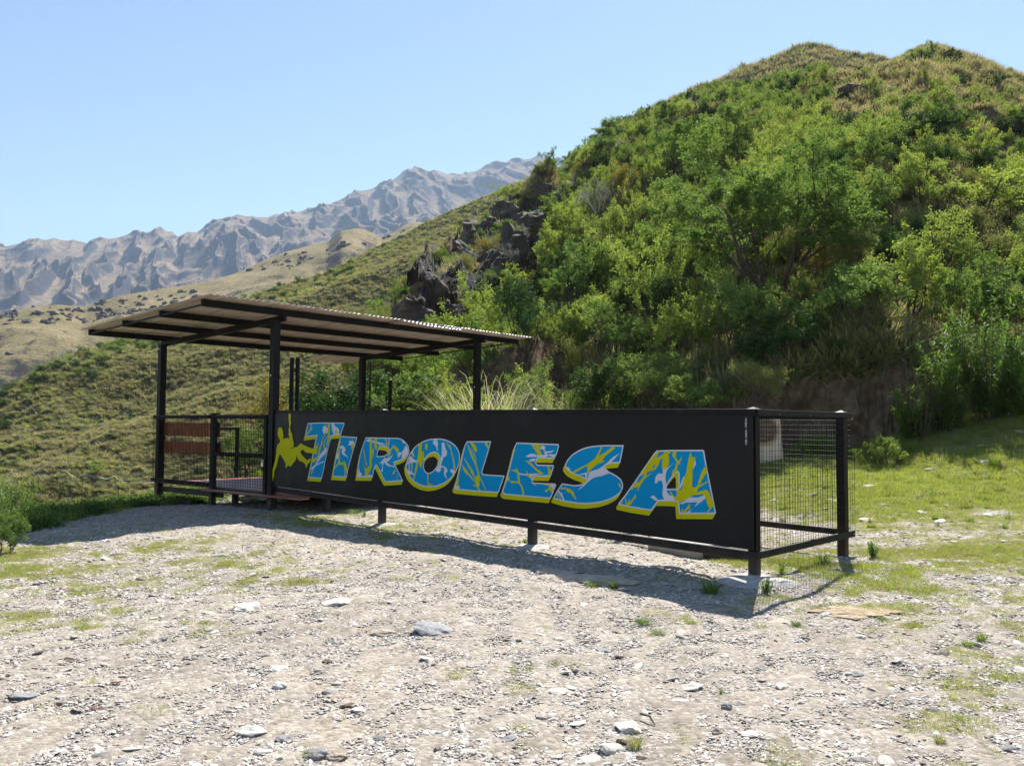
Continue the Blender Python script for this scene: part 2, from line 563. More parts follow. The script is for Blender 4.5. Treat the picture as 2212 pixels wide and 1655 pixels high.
def grass_amount(x, y):
    """0..1 how grassy the terrace is at a point"""
    a = smooth(10.0, 14.5, y) * smooth(2.6, 4.8, x) * 1.25
    a = a + 0.75 * smooth(6.5, 9.0, y) * smooth(3.2, 5.0, x) - 0.75 * np.clip(fbm(x * 0.9 + 20, y * 1.5, 3, .6) - .12, 0, 1) * smooth(9, 11, y)
    a = a + 0.8 * np.exp(-(((x - 3.0) / 1.0) ** 2 + ((y - 7.5) / 0.85) ** 2))
    # strip in front of and under the sign
    s = (x - C0[0]) * U[0] + (y - C0[1]) * U[1]; w = (x - C0[0]) * V[0] + (y - C0[1]) * V[1]
    a = a + 0.85 * np.exp(-((w + 0.45) / 0.55) ** 2) * smooth(2.2, 4.2, s) * smooth(8.8, 7.0, s)
    a = a + 0.5 * np.exp(-((w - 0.6) / 0.8) ** 2) * smooth(1.5, 3.5, s) * smooth(9, 7.5, s)
    a = a + 0.66 * smooth(-0.5, -3.5, x) * smooth(11.5, 8.5, y) * smooth(4.2, 7.0, y)
    a = a + 0.36 * smooth(0.8, 3.2, x) * smooth(3.0, 4.2, y)
    a = a + 0.9 * smooth(-5.6, -6.6, x) * smooth(6, 9, y)
    n = 0.75 * fbm(x * 0.75 + 3.1, y * 0.75, 4, 0.6) + 0.75 * fbm(x * 3.1, y * 3.1, 3, 0.6)
    return np.clip(a * 1.0 + n * 0.62 - 0.26, 0, 1)

# ------------------------------------------------------------------ the ground sheet
def ground_mat():
    m, nt, b = mat('stony_ground')
    v = coords(nt)
    ga = N(nt, 'ShaderNodeAttribute', attribute_name='grassy')
    n1 = nz(nt, v, 0.8, 6, 0.65)
    n2 = nz(nt, v, 7, 8, 0.75)
    n3 = nz(nt, v, 45, 6, 0.75)
    soil = ramp(nt, n1, [(0.30, (0.27, 0.238, 0.20)), (0.48, (0.34, 0.305, 0.262)), (0.62, (0.37, 0.333, 0.285)), (0.75, (0.38, 0.31, 0.235))])
    soil = mix(nt, 0.7, soil, ramp(nt, n2, [(0.30, (0.62, 0.60, 0.58)), (0.5, (0.95, 0.93, 0.9)), (0.7, (1.25, 1.24, 1.22))]), 'MULTIPLY')
    vo = N(nt, 'ShaderNodeTexVoronoi'); vo.inputs['Scale'].default_value = 32; vo.inputs['Randomness'].default_value = 1
    nt.links.new(v, vo.inputs['Vector'])
    peb = ramp(nt, vo.outputs['Color'], [(0.2, (0.68, 0.66, 0.64)), (0.5, (1, 0.98, 0.96)), (0.8, (1.3, 1.29, 1.27))])
    soil = mix(nt, 0.75, soil, peb, 'MULTIPLY')
    turf = ramp(nt, n2, [(0.3, (0.155, 0.15, 0.06)), (0.55, (0.27, 0.25, 0.115)), (0.75, (0.40, 0.355, 0.21))])
    f = math_(nt, 'ADD', ga.outputs['Fac'], math_(nt, 'MULTIPLY', math_(nt, 'SUBTRACT', n3, 0.5), 0.9))
    f = ramp(nt, f, [(0.28, (0, 0, 0)), (0.75, (0.85, 0.85, 0.85))])
    nt.links.new(mix(nt, f, soil, turf), b.inputs['Base Color'])
    b.inputs['Roughness'].default_value = 0.95
    b.inputs['Specular IOR Level'].default_value = 0.15
    h = math_(nt, 'ADD', math_(nt, 'MULTIPLY', vo.outputs['Distance'], -0.6), math_(nt, 'ADD', math_(nt, 'MULTIPLY', n3, 0.7), n2))
    bump(nt, b, h, 0.9, 0.018)
    return m

def axis(core0, core1, step, lo, hi):
    a = list(np.arange(core0, core1 + 1e-6, step))
    s = step; x = core0; L = []
    while x > lo: s *= 1.13; x -= s; L.append(x)
    s = step; x = core1; R = []
    while x < hi: s *= 1.13; x += s; R.append(x)
    return np.array(L[::-1] + a + R)

gx = axis(-8, 9, 0.055, -75, 70); gy = axis(2.5, 17, 0.05, -40, 60)
GX, GY = np.meshgrid(gx, gy)
GZ = G(GX, GY)
near = smooth(22, 14, GY)
gr = grass_amount(GX, GY)
GZ = GZ + near * (0.010 * fbm(GX * 7, GY * 7, 3, 0.6) + 0.012 * np.maximum(0, noise(GX * 3.1, GY * 3.1)) * (1 - gr))
grid_mesh('ground', np.stack([GX, GY, GZ], -1), ground_mat(), 'structure', attrs={'grassy': gr})

vf = MB(); vf.box(-4000, 4000, -350, 4400, -21, -20)
vfo = vf.build('valley_floor', simple('valley_floor_grass', (0.12, 0.115, 0.05), 0.95, 0, 0.3, 0.01), kind='structure')

# ------------------------------------------------------------------ hills (X = photo column of the bearing, d = distance ahead)
def etan(X, py):
    return np.array([ray(a, b)[2] for a, b in zip(np.atleast_1d(X), np.atleast_1d(py))])

class Hill:
    def __init__(s, sky_, d0, z0, d1, amp, wl, power=1.0, crest=0.12, ridge=True, bank=None, fine=0.0, seed=0.0, lean=0.0, terr=False, stretch=0.85, big=0.0):
        s.big = big
        s.stretch = stretch
        s.terr = terr
        s.sky = tab(sky_); s.d0 = tab(d0); s.z0 = tab(z0); s.d1 = tab(d1); s.amp = amp; s.wl = wl; s.power = power
        s.crest = crest; s.ridge = ridge; s.bank = tab(bank) if bank else None; s.fine = fine; s.seed = seed; s.lean = lean
    def z(s, X, d):
        X = np.asarray(X, float); d = np.asarray(d, float)
        tx = (X - 1106) / FPX
        py = s.sky(X)
        # elevation tangent of the skyline
        uu = (X - 1106); vv = py - 827.5
        vv2 = -uu * math.sin(ROLL) + vv * math.cos(ROLL)
        up = -vv2 / FPX; c, sn = math.cos(PITCH), math.sin(PITCH)
        e = (sn + up * c) / (c - up * sn)
        d0, z0, d1 = s.d0(X), s.z0(X), s.d1(X)
        zb, db = z0, d0
        if s.bank is not None:
            hb = s.bank(X)
            zb = z0 + hb; db = d0 + 1.1
        z1 = e * d1
        t = (d - db) / (d1 - db)
        tt = np.clip(t, 0, 1)
        if s.terr:
            xq = tx * d
            w = smooth(1270, 1150, X) * smooth(800, 850, X)
            q_ = tt * 3.2 + 0.22 * noise(xq * .22 + 3, d * .05) + .35
            st = np.floor(q_); fq = q_ - st
            qs = (st + smooth(.40, .72, fq) * .9 + .1 * fq - .35) / 3.2
            tt = np.clip(tt * (1 - w) + qs * w, 0, 1)
        z = zb + (z1 - zb) * tt ** s.power
        if s.bank is not None:
            k = smooth(0, 1, (d - d0) / 1.1)
            z = np.where(d < db, z0 + (zb - z0) * k, z)
        z = np.where(t > 1, z1 - (d - d1) * 0.42, z)
        z = np.where(d < d0, z0 - (d0 - d) * 0.5, z)
        x = tx * d
        env = np.clip(4 * tt * (1 - tt), 0, 1) ** 0.7 * (1 - s.crest) + s.crest
        env = np.where(d < db, 0.0, env) * np.where(t > 1, 1, 1)
        wx = x / s.wl + s.seed; wy = d / s.wl + s.lean * x / s.wl
        if s.ridge:
            qx = wx + 0.30 * wy + 0.55 * noise(wx * 0.5 + 9, wy * 0.5) + 0.2 * noise(wx * 1.7, wy * 1.7); qy = wy * s.stretch + 0.45 * noise(wx * 0.6 - 4, wy * 0.6 + 3)
            r = ridged(qx, qy, 7, 0.43)
            z = z + s.amp * env * (r - 0.95) + s.big * env * fbm(wx * .22 + 5, wy * .16, 3)
        else:
            z = z + s.amp * env * fbm(wx, wy, 5, 0.5)
        if s.fine: z = z + s.fine * fbm(x * 0.55, d * 0.55, 4, 0.55) * np.where(d < db - 0.9, 0, 1)
        return z
    def mesh(s, name, Xs, nd, material, curve=1.0, over=0.4, kind='structure', pre=0.0):
        t = np.linspace(-pre, 1 + over, nd)
        t = np.sign(t) * np.abs(t) ** curve
        XX, T = np.meshgrid(Xs, t)
        D0, D1 = s.d0(XX), s.d1(XX)
        DD = D0 + (D1 - D0) * T
        ZZ = s.z(XX, DD)
        P = np.stack([(XX - 1106) / FPX * DD, DD, ZZ], -1)
        return grid_mesh(name, P, material, kind)
    def hit(s, px, py):
        """point of the hill seen at the pixel (skyline side excluded)"""
        r = ray(px, py)
        X = 1106 + r[0] * FPX
        ds = np.linspace(float(s.d0(X)), float(s.d1(X)), 900)
        zz = s.z(np.full_like(ds, X), ds)
        k = np.argmax(zz > r[2] * ds)
        d = ds[k] if zz[k] > r[2] * ds[k] else ds[-1]
        z = float(s.z(np.array([X]), np.array([d]))[0])
        return np.array([r[0] * d, d, z])

def hill_mat(name, low, mid, high, scale, rock=None, rock_at=(0.30, 0.5), bdist=1.0, fine=10.0, bst=0.7, patch=None):
    m, nt, b = mat(name)
    v = coords(nt)
    n1 = nz(nt, v, scale, 8, 0.62); n2 = nz(nt, v, scale * fine, 8, 0.72)
    c = ramp(nt, n1, [(0.32, low), (0.5, mid), (0.68, high)])
    c = mix(nt, 0.65, c, ramp(nt, n2, [(0.34, (0.50, 0.52, 0.50)), (0.5, (0.95, 0.95, 0.95)), (0.66, (1.3, 1.28, 1.2))]), 'MULTIPLY')
    if patch:
        n4 = nz(nt, v, patch[1], 6, 0.7)
        c = mix(nt, ramp(nt, n4, [(patch[2], (0, 0, 0)), (patch[2] + 0.05, (0.9, 0.9, 0.9))]), c, patch[0])
    if rock:
        ge = N(nt, 'ShaderNodeNewGeometry')
        sp = N(nt, 'ShaderNodeSeparateXYZ'); nt.links.new(ge.outputs['Normal'], sp.inputs[0])
        f = math_(nt, 'ADD', sp.outputs['Z'], math_(nt, 'MULTIPLY', math_(nt, 'SUBTRACT', n2, 0.5), 0.45))
        f = ramp(nt, f, [(rock_at[0], (1, 1, 1)), (rock_at[1], (0, 0, 0))])
        c = mix(nt, f, c, rock)
    nt.links.new(c, b.inputs['Base Color'])
    b.inputs['Roughness'].default_value = 1.0
    b.inputs['Specular IOR Level'].default_value = 0.05
    bump(nt, b, n2, bst, bdist)
    return m

far = Hill([(-900, 560), (-400, 520), (0, 527), (49, 509), (90, 508), (147, 507), (178, 514), (250, 507), (300, 502), (335, 499), (375, 516), (420, 502), (464, 473),
            (504, 458), (536, 469), (570, 464), (585, 456), (625, 452), (705, 433), (759, 411), (800, 400), (835, 386), (865, 370), (890, 364), (920, 368), (960, 377), (1000, 374),
            (1050, 352), (1100, 342), (1160, 337), (1200, 347), (1300, 330), (1700, 320), (2400, 380), (3300, 420)],
           [(0, 900)], [(0, -10)], [(-900, 2500), (0, 2400), (400, 2500), (900, 2900), (3300, 3000)], 30, 112, power=1.1, crest=0.34, seed=3.3, lean=0.55, stretch=0.42, big=42)
far.mesh('far_mountain', np.concatenate([np.linspace(-1100, -20, 160), np.linspace(-18, 1450, 940)]), 400, hill_mat('far_mountain_grass_and_rock', (0.19, 0.135, 0.085), (0.28, 0.205, 0.13), (0.33, 0.245, 0.16), 0.006,
         rock=(0.070, 0.062, 0.062), rock_at=(0.64, 0.88), bdist=14, fine=8, bst=1.0, patch=((0.085, 0.075, 0.066), 0.022, 0.60)), over=0.25)

tan_ = Hill([(-900, 760), (-300, 720), (0, 682), (67, 661), (120, 656), (178, 660), (250, 638), (339, 625), (400, 618), (450, 608), (500, 592), (540, 574), (576, 557), (611, 543), (660, 530), (701, 522), (732, 498), (760, 493), (781, 495),
             (817, 513), (840, 504), (865, 488), (888, 478), (915, 482), (960, 470), (1100, 430), (1500, 420)],
            [(-900, 230), (0, 240), (1500, 300)], [(0, -32)], [(-900, 420), (0, 430), (500, 560), (900, 680), (1500, 700)], 9, 85, power=0.85, crest=0.10, ridge=False, fine=0.0, seed=1.7)
tan_.mesh('tan_hill', np.linspace(-1000, 1500, 540), 240, hill_mat('straw_tussock_hillside', (0.17, 0.145, 0.070), (0.27, 0.22, 0.115), (0.34, 0.27, 0.155), 0.02,
          rock=(0.085, 0.075, 0.065), rock_at=(0.74, 0.86), bdist=1.6, fine=26, bst=1.0, patch=((0.075, 0.080, 0.045), 0.05, 0.63)), over=0.3)

mid = Hill([(-900, 1000), (-300, 930), (0, 856), (100, 796), (240, 742), (400, 687), (530, 641), (640, 606), (700, 586), (800, 537), (870, 506), (900, 489), (1000, 443), (1100, 400), (1400, 330), (1600, 330)],
           [(-900, 44), (0, 46), (600, 50), (1600, 60)], [(0, -17)], [(-900, 100), (0, 118), (240, 140), (530, 170), (900, 200), (1600, 220)], 3.2, 34, power=1.0, crest=0.12, ridge=False, fine=0.35, seed=7.1)
mid.mesh('green_slope', np.linspace(-1000, 1500, 660), 330, hill_mat('tussock_slope_ground', (0.040, 0.046, 0.018), (0.062, 0.066, 0.028), (0.12, 0.105, 0.05), 0.09,
         rock=(0.09, 0.075, 0.06), rock_at=(0.55, 0.7), bdist=0.35, fine=12, bst=0.9), over=0.3)

peak = Hill([(1100, 420), (1300, 300), (1400, 240), (1499, 196), (1600, 152), (1681, 124), (1722, 103), (1762, 95), (1790, 100), (1835, 116), (1883, 122), (1930, 130), (2100, 150), (2500, 210), (3300, 360)],
            [(0, 120)], [(0, 20)], [(0, 210)], 3.0, 30, crest=0.15, ridge=False, fine=0.5, seed=2.2)
peak.mesh('rocky_peak', np.linspace(1150, 3200, 400), 120, hill_mat('peak_tussock_and_rock', (0.13, 0.125, 0.05), (0.23, 0.20, 0.095), (0.33, 0.27, 0.15), 0.06,
          rock=(0.07, 0.06, 0.055), rock_at=(0.45, 0.62), bdist=0.5, fine=10, bst=1.0, patch=((0.05, 0.065, 0.025), 0.12, 0.58)), over=0.4)

HFX = [(560, 29), (700, 26), (800, 22.5), (1000, 20.5), (1400, 19.5), (1900, 17.6), (2212, 17.0), (2700, 15.5), (3300, 15)]
_hx = tab(HFX)
foot = [(X, float(G(np.array([(X - 1106) / FPX * float(_hx(X))]), np.array([float(_hx(X))]))[0]) - 0.15) for X in range(560, 3301, 60)]
near = Hill([(560, 960), (620, 940), (700, 905), (760, 830), (800, 745), (830, 690), (860, 640), (890, 600), (920, 555), (960, 520), (1000, 492), (1060, 460), (1100, 440), (1180, 402), (1230, 360), (1330, 286), (1460, 232), (1540, 204),
             (1640, 198), (1700, 176), (1760, 166), (1835, 166), (1900, 160), (1950, 136), (2000, 106), (2040, 106), (2090, 126), (2160, 152), (2212, 182), (2400, 250), (2800, 380), (3300, 520)],
            HFX, foot, [(560, 31), (700, 34), (800, 37), (900, 46), (1000, 58), (1200, 78), (1500, 95), (2000, 105), (2400, 100), (3300, 70)], 1.6, 9.0, power=0.92, crest=0.15, ridge=False,
            bank=[(560, 0.2), (1000, 0.3), (1300, 0.8), (1450, 1.5), (1560, 2.0), (1700, 1.9), (1820, 2.4), (1920, 2.3), (2020, 1.3), (2212, 0.9), (3300, 0.8)], fine=0.22, seed=5.5, terr=True)

def near_mat():
    m, nt, b = mat('brushy_slope_soil')
    v = coords(nt)
    n1 = nz(nt, v, 0.25, 7, 0.65); n2 = nz(nt, v, 2.6, 8, 0.72)
    c = ramp(nt, n1, [(0.3, (0.060, 0.065, 0.024)), (0.5, (0.10, 0.095, 0.040)), (0.7, (0.16, 0.125, 0.065))])
    c = mix(nt, 0.7, c, ramp(nt, n2, [(0.34, (0.5, 0.5, 0.48)), (0.66, (1.3, 1.26, 1.2))]), 'MULTIPLY')
    ge = N(nt, 'ShaderNodeNewGeometry')
    sp = N(nt, 'ShaderNodeSeparateXYZ'); nt.links.new(ge.outputs['Normal'], sp.inputs[0])
    f = math_(nt, 'ADD', sp.outputs['Z'], math_(nt, 'MULTIPLY', math_(nt, 'SUBTRACT', n2, 0.5), 0.3))
    f = ramp(nt, f, [(0.58, (1, 1, 1)), (0.72, (0, 0, 0))])
    earth = ramp(nt, n2, [(0.3, (0.085, 0.055, 0.036)), (0.5, (0.17, 0.115, 0.075)), (0.6, (0.25, 0.18, 0.12)), (0.75, (0.34, 0.27, 0.20))])
    c = mix(nt, f, c, earth)
    ra = N(nt, 'ShaderNodeAttribute', attribute_name='rocky')
    dark = ramp(nt, n2, [(0.3, (0.035, 0.028, 0.025)), (0.55, (0.085, 0.065, 0.055)), (0.75, (0.17, 0.13, 0.105))])
    fr_ = math_(nt, 'MULTIPLY', ra.outputs['Fac'], ramp(nt, n1, [(0.35, (.5, .5, .5)), (0.5, (1, 1, 1))]))
    nt.links.new(mix(nt, fr_, c, dark), b.inputs['Base Color'])
    b.inputs['Roughness'].default_value = 1.0
    b.inputs['Specular IOR Level'].default_value = 0.05
    bump(nt, b, n2, 0.9, 0.12)
    return m

nX = np.concatenate([np.linspace(560, 2260, 560), np.linspace(2275, 3250, 60)])
t = np.concatenate([np.linspace(-0.04, 0.0, 4), np.linspace(0.0015, 0.03, 22), np.linspace(0.034, 1.0, 260), np.linspace(1.01, 1.5, 24)])
XX, TT = np.meshgrid(nX, t)
DD = near.d0(XX) + (near.d1(XX) - near.d0(XX)) * TT
ZZ = near.z(XX, DD)
# rough earth face on the cut bank: pull the surface in and out a little
face = np.exp(-((DD - near.d0(XX) - 0.6) / 0.6) ** 2)
xx = (XX - 1106) / FPX * DD
DD2 = DD - face * (0.30 * fbm(xx * 1.1, ZZ * 1.6, 5, 0.6) + 0.10 * ridged(xx * 2.3, ZZ * 3.1, 4, .6))
def rocky_mask(X, d, z):
    e_ = z / d
    pyv = 917 - e_ * FPX
    return smooth(1260, 1120, X + 0.25 * (pyv - 500)) * smooth(395, 430, pyv) * smooth(760, 720, pyv)
rm = rocky_mask(XX, DD, ZZ)
ZZ = ZZ + rm * 0.6 * (ridged(xx * .45, DD * .5 + ZZ * .2, 5, .6) - .9)
DD2 = DD2 + rm * 0.7 * fbm(xx * .8, ZZ * .9, 4, .6)
grid_mesh('brushy_hillside', np.stack([xx, DD2, ZZ], -1), near_mat(), 'structure', attrs={'rocky': rm})

# ================================================================== the sign fence
F = empty('sign_fence', (C0[0], C0[1], 0), -TH)
tag(F, 'long black steel fence carrying the TIROLESA banner, wire mesh on its right end', 'fence')
ZT = lambda x: 0.150 + 0.0052 * (-x)                 # top of the top rail (x is negative to the left)
ZB = lambda x: -1.046 + 0.0135 * (-x)                # bottom of the board
LX = -8.03
def gz(x, y):                                        # ground under a point of the fence frame
    p = C0 - U * x + V * y
    return g1(p[0], p[1])

def post(parent, x, y, w, z0, z1, cap=True, name='post'):
    m = MB().box(x - w / 2, x + w / 2, y - w / 2, y + w / 2, z0, z1)
    p = m.build(name, M['steel'], parent, bevel=0.004)
    if cap:
        h = w / 2 + 0.006
        c = MB()
        c.add([(x - h, y - h, z1), (x + h, y - h, z1), (x + h, y + h, z1), (x - h, y + h, z1),
               (x - h, y - h, z1 + .012), (x + h, y - h, z1 + .012), (x + h, y + h, z1 + .012), (x - h, y + h, z1 + .012), (x, y, z1 + .032)],
              [(3, 2, 1, 0), (0, 1, 5, 4), (1, 2, 6, 5), (2, 3, 7, 6), (3, 0, 4, 7), (4, 5, 8), (5, 6, 8), (6, 7, 8), (7, 4, 8)])
        cp = c.build('post_cap', M['steel'], p)
    return p

for i, x in enumerate((-0.05, -2.665, -5.335)):
    post(F, x, 0.075, 0.08, gz(x, .075) - 0.15, ZT(x) - 0.012)
post(F, -0.05, 1.87, 0.085, gz(0, 1.87) - 0.15, ZT(0) - 0.012)
post(F, -2.665, 1.87, 0.08, gz(-2.6, 1.87) - 0.15, ZT(-2.6) - 0.03)
# rails, butted to stay clear of each other
def rail(name, p, q, w, h):
    return MB().beam(p, q, w, h).build(name, M['steel'], F, bevel=0.003)
rail('top_rail', (LX, 0.000, ZT(LX) - .03), (0.0, 0.000, ZT(0) - .03), 0.035, 0.06)
rail('top_rail', (-0.0005, 0.031, ZT(0) - .028), (-0.0005, 1.98, ZT(0) - .030), 0.035, 0.05)
rail('top_rail', (-2.9, 1.935, ZT(0) - .045), (-0.03, 1.935, ZT(0) - .045), 0.035, 0.05)
rail('bottom_rail', (LX, 0.015, ZB(LX) - .057), (-0.002, 0.015, ZB(0) - .055), 0.038, 0.072)
rail('bottom_rail', (0.012, -0.004, -1.095), (0.012, 1.99, -1.075), 0.036, 0.062)
rail('bottom_rail', (-2.9, 1.935, -1.03), (-0.02, 1.935, -1.07), 0.036, 0.062)

def wires(name, parent, o, ax, L, z0, z1, sp=0.052, r=0.0017, sag=0.004):
    """welded wire mesh: upright and level wires as one sheet; o origin, ax unit direction in local xy"""
    m = MB(); rr = random.Random(int(L * 1000))
    o = np.array(o, float); ax = np.array([ax[0], ax[1], 0.0]); nrm = np.array([-ax[1], ax[0], 0])
    n = int(L / sp)
    for i in range(n + 1):
        s = i * sp
        pts = [tuple(o + ax * (s + rr.uniform(-.003, .003)) + nrm * rr.uniform(-sag, sag) + np.array([0, 0, z])) for z in (z0, (z0 + z1) / 2, z1)]
        m.tube(pts, r * 1.25, 3, cap=False)
    k = int((z1 - z0) / sp)
    for j in range(k + 1):
        z = z1 - j * sp
        pts = [tuple(o + ax * s2 + nrm * (rr.uniform(-sag, sag) + 2 * r) + np.array([0, 0, z + rr.uniform(-.004, .004)])) for s2 in np.linspace(0, L, 5)]
        m.tube(pts, r * .8, 3, cap=False)
    return m.build(name, M['steel'], parent, kind='stuff')
wires('wire_mesh', F, (0.035, -0.01, 0), (0, 1), 2.0, -1.12, 0.10)
wires('wire_mesh', F, (-2.9, 1.960, 0), (1, 0), 2.9, -1.07, 0.07)
for (yy, zz) in ((0.03, .085), (0.4, .10), (1.0, .10), (1.93, .085), (0.03, -1.09), (1.95, -1.075)):
    b_ = MB().tube([(0.028, yy, zz), (0.036, yy, zz)], 0.008, 8); b_.build('bolt', M['brass'] if yy > 1.9 else M['steel'], F)

# the board
bd = MB()
nseg = 16
for i in range(nseg):
    xa = LX + (-LX - .004) * i / nseg; xb = LX + (-LX - .004) * (i + 1) / nseg
BX = np.linspace(LX, -0.004, 60); BZn = 9
def board_y(x, z):
    return -0.0275 + 0.0 * x
bv, bf = [], []
x0b, x1b = LX + 0.0, -0.004
bd.add([(x0b, -0.0275, ZB(x0b)), (x1b, -0.0275, ZB(x1b)), (x1b, -0.0275, ZT(x1b) - .052), (x0b, -0.0275, ZT(x0b) - .052),
        (x0b, -0.0185, ZB(x0b)), (x1b, -0.0185, ZB(x1b)), (x1b, -0.0185, ZT(x1b) - .052), (x0b, -0.0185, ZT(x0b) - .052)],
       [(0, 1, 2, 3), (7, 6, 5, 4), (0, 4, 5, 1), (1, 5, 6, 2), (2, 6, 7, 3), (3, 7, 4, 0)])
BOARD = bd.build('sign_board', M['board'], F)
rv = MB()
for i in range(26):
    x = LX + 0.12 + i * 0.31
    rv.tube([(x, -0.018, ZT(x) - .040), (x, -0.0235, ZT(x) - .040)], 0.007, 6); rv.tube([(x + .15, -0.0276, ZT(x) - .066), (x + .15, -0.0325, ZT(x) - .066)], 0.006, 6)
rvo = rv.build('rivet', M['steel'], BOARD); rvo['kind'] = 'stuff'

# lettering: polygons measured on the board, flat vinyl a fraction of a millimetre apart
CROP = dict(A=(1050, 1600, 4.7275), B=(1380, 1700, 4.2538), C=(1750, 1700, 4.424), D=(2150, 1700, 5.1725), E=(2400, 1740, 4.8087))
def loc(poly, crop):
    ox, oy, s = CROP[crop]
    return [fr((ox + x / s) / 1.82278, (oy + y / s) / 1.82278) for x, y in poly]
def area(p):
    return 0.5 * sum(p[i][0] * p[(i + 1) % len(p)][1] - p[(i + 1) % len(p)][0] * p[i][1] for i in range(len(p)))
def chaikin(p, sharp=0.6):
    """round only the gentle corners of an outline"""
    out = []
    n = len(p)
    for i in range(n):
        a, b, c = np.array(p[i - 1]), np.array(p[i]), np.array(p[(i + 1) % n])
        d1, d2 = b - a, c - b
        l1, l2 = np.hypot(*d1) + 1e-9, np.hypot(*d2) + 1e-9
        ang = math.acos(max(-1, min(1, float(d1 @ d2 / l1 / l2))))
        if ang < sharp:
            k = min(l1, l2) * 0.3
            out += [tuple(b - d1 / l1 * k), tuple((b * 2 + (b - d1 / l1 * k) + (b + d2 / l2 * k)) / 4), tuple(b + d2 / l2 * k)]
        else: out.append(tuple(b))
    return out
def inset(p, w):
    n = len(p); s = 1 if area(p) > 0 else -1
    out = []
    for i in range(n):
        a, b, c = np.array(p[i - 1]), np.array(p[i]), np.array(p[(i + 1) % n])
        d1 = (b - a) / (np.hypot(*(b - a)) + 1e-9); d2 = (c - b) / (np.hypot(*(c - b)) + 1e-9)
        n1 = np.array([-d1[1], d1[0]]) * s; n2 = np.array([-d2[1], d2[0]]) * s
        m_ = n1 + n2; L = m_ @ m_ / 2
        k = min(1 / max(L, 0.35), 2.2)
        out.append(tuple(b + m_ * w * k))
    return out
def sheet(m, outer, holes, y, mi):
    loops = [[Vector((x, z, 0)) for x, z in outer]] + [[Vector((x, z, 0)) for x, z in h] for h in holes]
    flat = [q for l in loops for q in l]
    tris = tessellate_polygon(loops)
    m.add([(q.x, y, q.y) for q in flat], [tuple(reversed(t_)) if area([(flat[i].x, flat[i].y) for i in t_]) < 0 else t_ for t_ in tris], mi)
YF = -0.0275
def letter(name, crop, outer, holes, splash, sh=(-0.030, -0.047), rnd=0.6):
    o_ = chaikin(loc(outer, crop), rnd); hs = [chaikin(loc(h, crop), 0.9) for h in holes]
    m = MB()
    for k in range(1, 5):
        q = [(x + sh[0] * k / 4, z + sh[1] * k / 4) for x, z in o_]
        qh = [[(x + sh[0] * k / 4, z + sh[1] * k / 4) for x, z in h] for h in hs]
        sheet(m, q, qh, YF - 0.0004 * (6 - k), 1)
    if hs:   # inner shade of the counter is seen through it
        pass
    sheet(m, o_, hs, YF - 0.0026, 2)
    w = 0.013
    ih = [inset(h, -w) for h in hs]
    sheet(m, inset(o_, w), ih, YF - 0.0031, 0)
    for j, (c, sp) in enumerate(splash):
        q = loc(sp, crop)
        sheet(m, q, [], YF - 0.0035 - 0.00025 * (j % 9) - (0.0006 if c == 'B' else 0), {'Y': 1, 'G': 2, 'B': 0}[c])
    return m.build(name, [M['blue'], M['yellow'], M['white']], BOARD)

T_o = [(800,312),(1000,302),(1484,305),(1478,345),(1420,520),(1405,530),(1250,545),(1240,580),(1190,740),(1160,880),(1125,1030),(1100,1180),(1060,1345),(806,1322),(830,1220),(860,1080),(885,940),(935,700),(960,580),(968,545),(740,578),(760,510),(785,390)]
letter('letter', 'A', T_o, [], [
 ('Y',[(860,325),(872,325),(868,385),(888,375),(875,430),(850,460),(800,520),(768,560),(780,510),(850,430)]),
 ('G',[(1115,360),(1170,410),(1180,470),(1160,500),(1100,512),(1075,450),(1085,385)]),
 ('G',[(1240,318),(1280,318),(1310,370),(1370,410),(1388,460),(1375,518),(1290,522),(1255,440)]),
 ('Y',[(1310,440),(1345,435),(1360,500),(1320,512),(1300,480)]),
 ('Y',[(1180,318),(1218,318),(1205,400),(1205,530),(1235,552),(1190,640),(1165,760),(1150,700),(1185,560),(1170,420)]),
 ('G',[(1150,760),(1160,790),(1140,870),(1040,970),(975,1060),(935,1110),(960,1040),(1010,920),(1060,860)]),
 ('G',[(1112,1015),(1112,1030),(960,1100),(900,1170),(856,1178),(872,1140),(940,1090),(1040,1040)]),
 ('Y',[(1140,450),(1158,450),(1100,580),(1065,700),(1015,900),(975,980),(930,1030),(870,1050),(890,965),(940,965),(985,930),(1010,800),(1080,600)]),
 ('Y',[(868,1210),(920,1160),(900,1220),(880,1250),(885,1312),(868,1250)]),
 ('Y',[(1130,318),(1140,318),(1138,440),(1126,430)]),
 ('Y',[(1168,540),(1178,545),(1100,690),(1128,770),(1105,800),(1085,700)])])
letter('letter', 'A', [(1410,552),(1720,572),(1715,605),(1640,850),(1600,1000),(1545,1200),(1528,1322),(1255,1305),(1290,1120),(1330,900),(1370,720),(1400,590)], [], [
 ('G',[(1565,645),(1650,645),(1675,700),(1660,770),(1610,720),(1540,725),(1580,690)]),
 ('G',[(1400,740),(1455,730),(1500,780),(1500,820),(1475,860),(1560,955),(1460,900),(1430,850),(1440,790),(1400,775)]),
 ('G',[(1340,900),(1372,850),(1375,960),(1322,988)]),
 ('Y',[(1398,622),(1420,650),(1400,700),(1395,1000),(1410,1040),(1430,1060),(1490,1020),(1520,1100),(1540,1180),(1520,1240),(1500,1300),(1478,1290),(1495,1230),(1470,1080),(1430,1085),(1375,1080),(1292,1180),(1290,1150),(1370,1050),(1375,760)]),
 ('Y',[(1628,582),(1640,640),(1660,720),(1630,830),(1605,750),(1650,680),(1620,600)])])
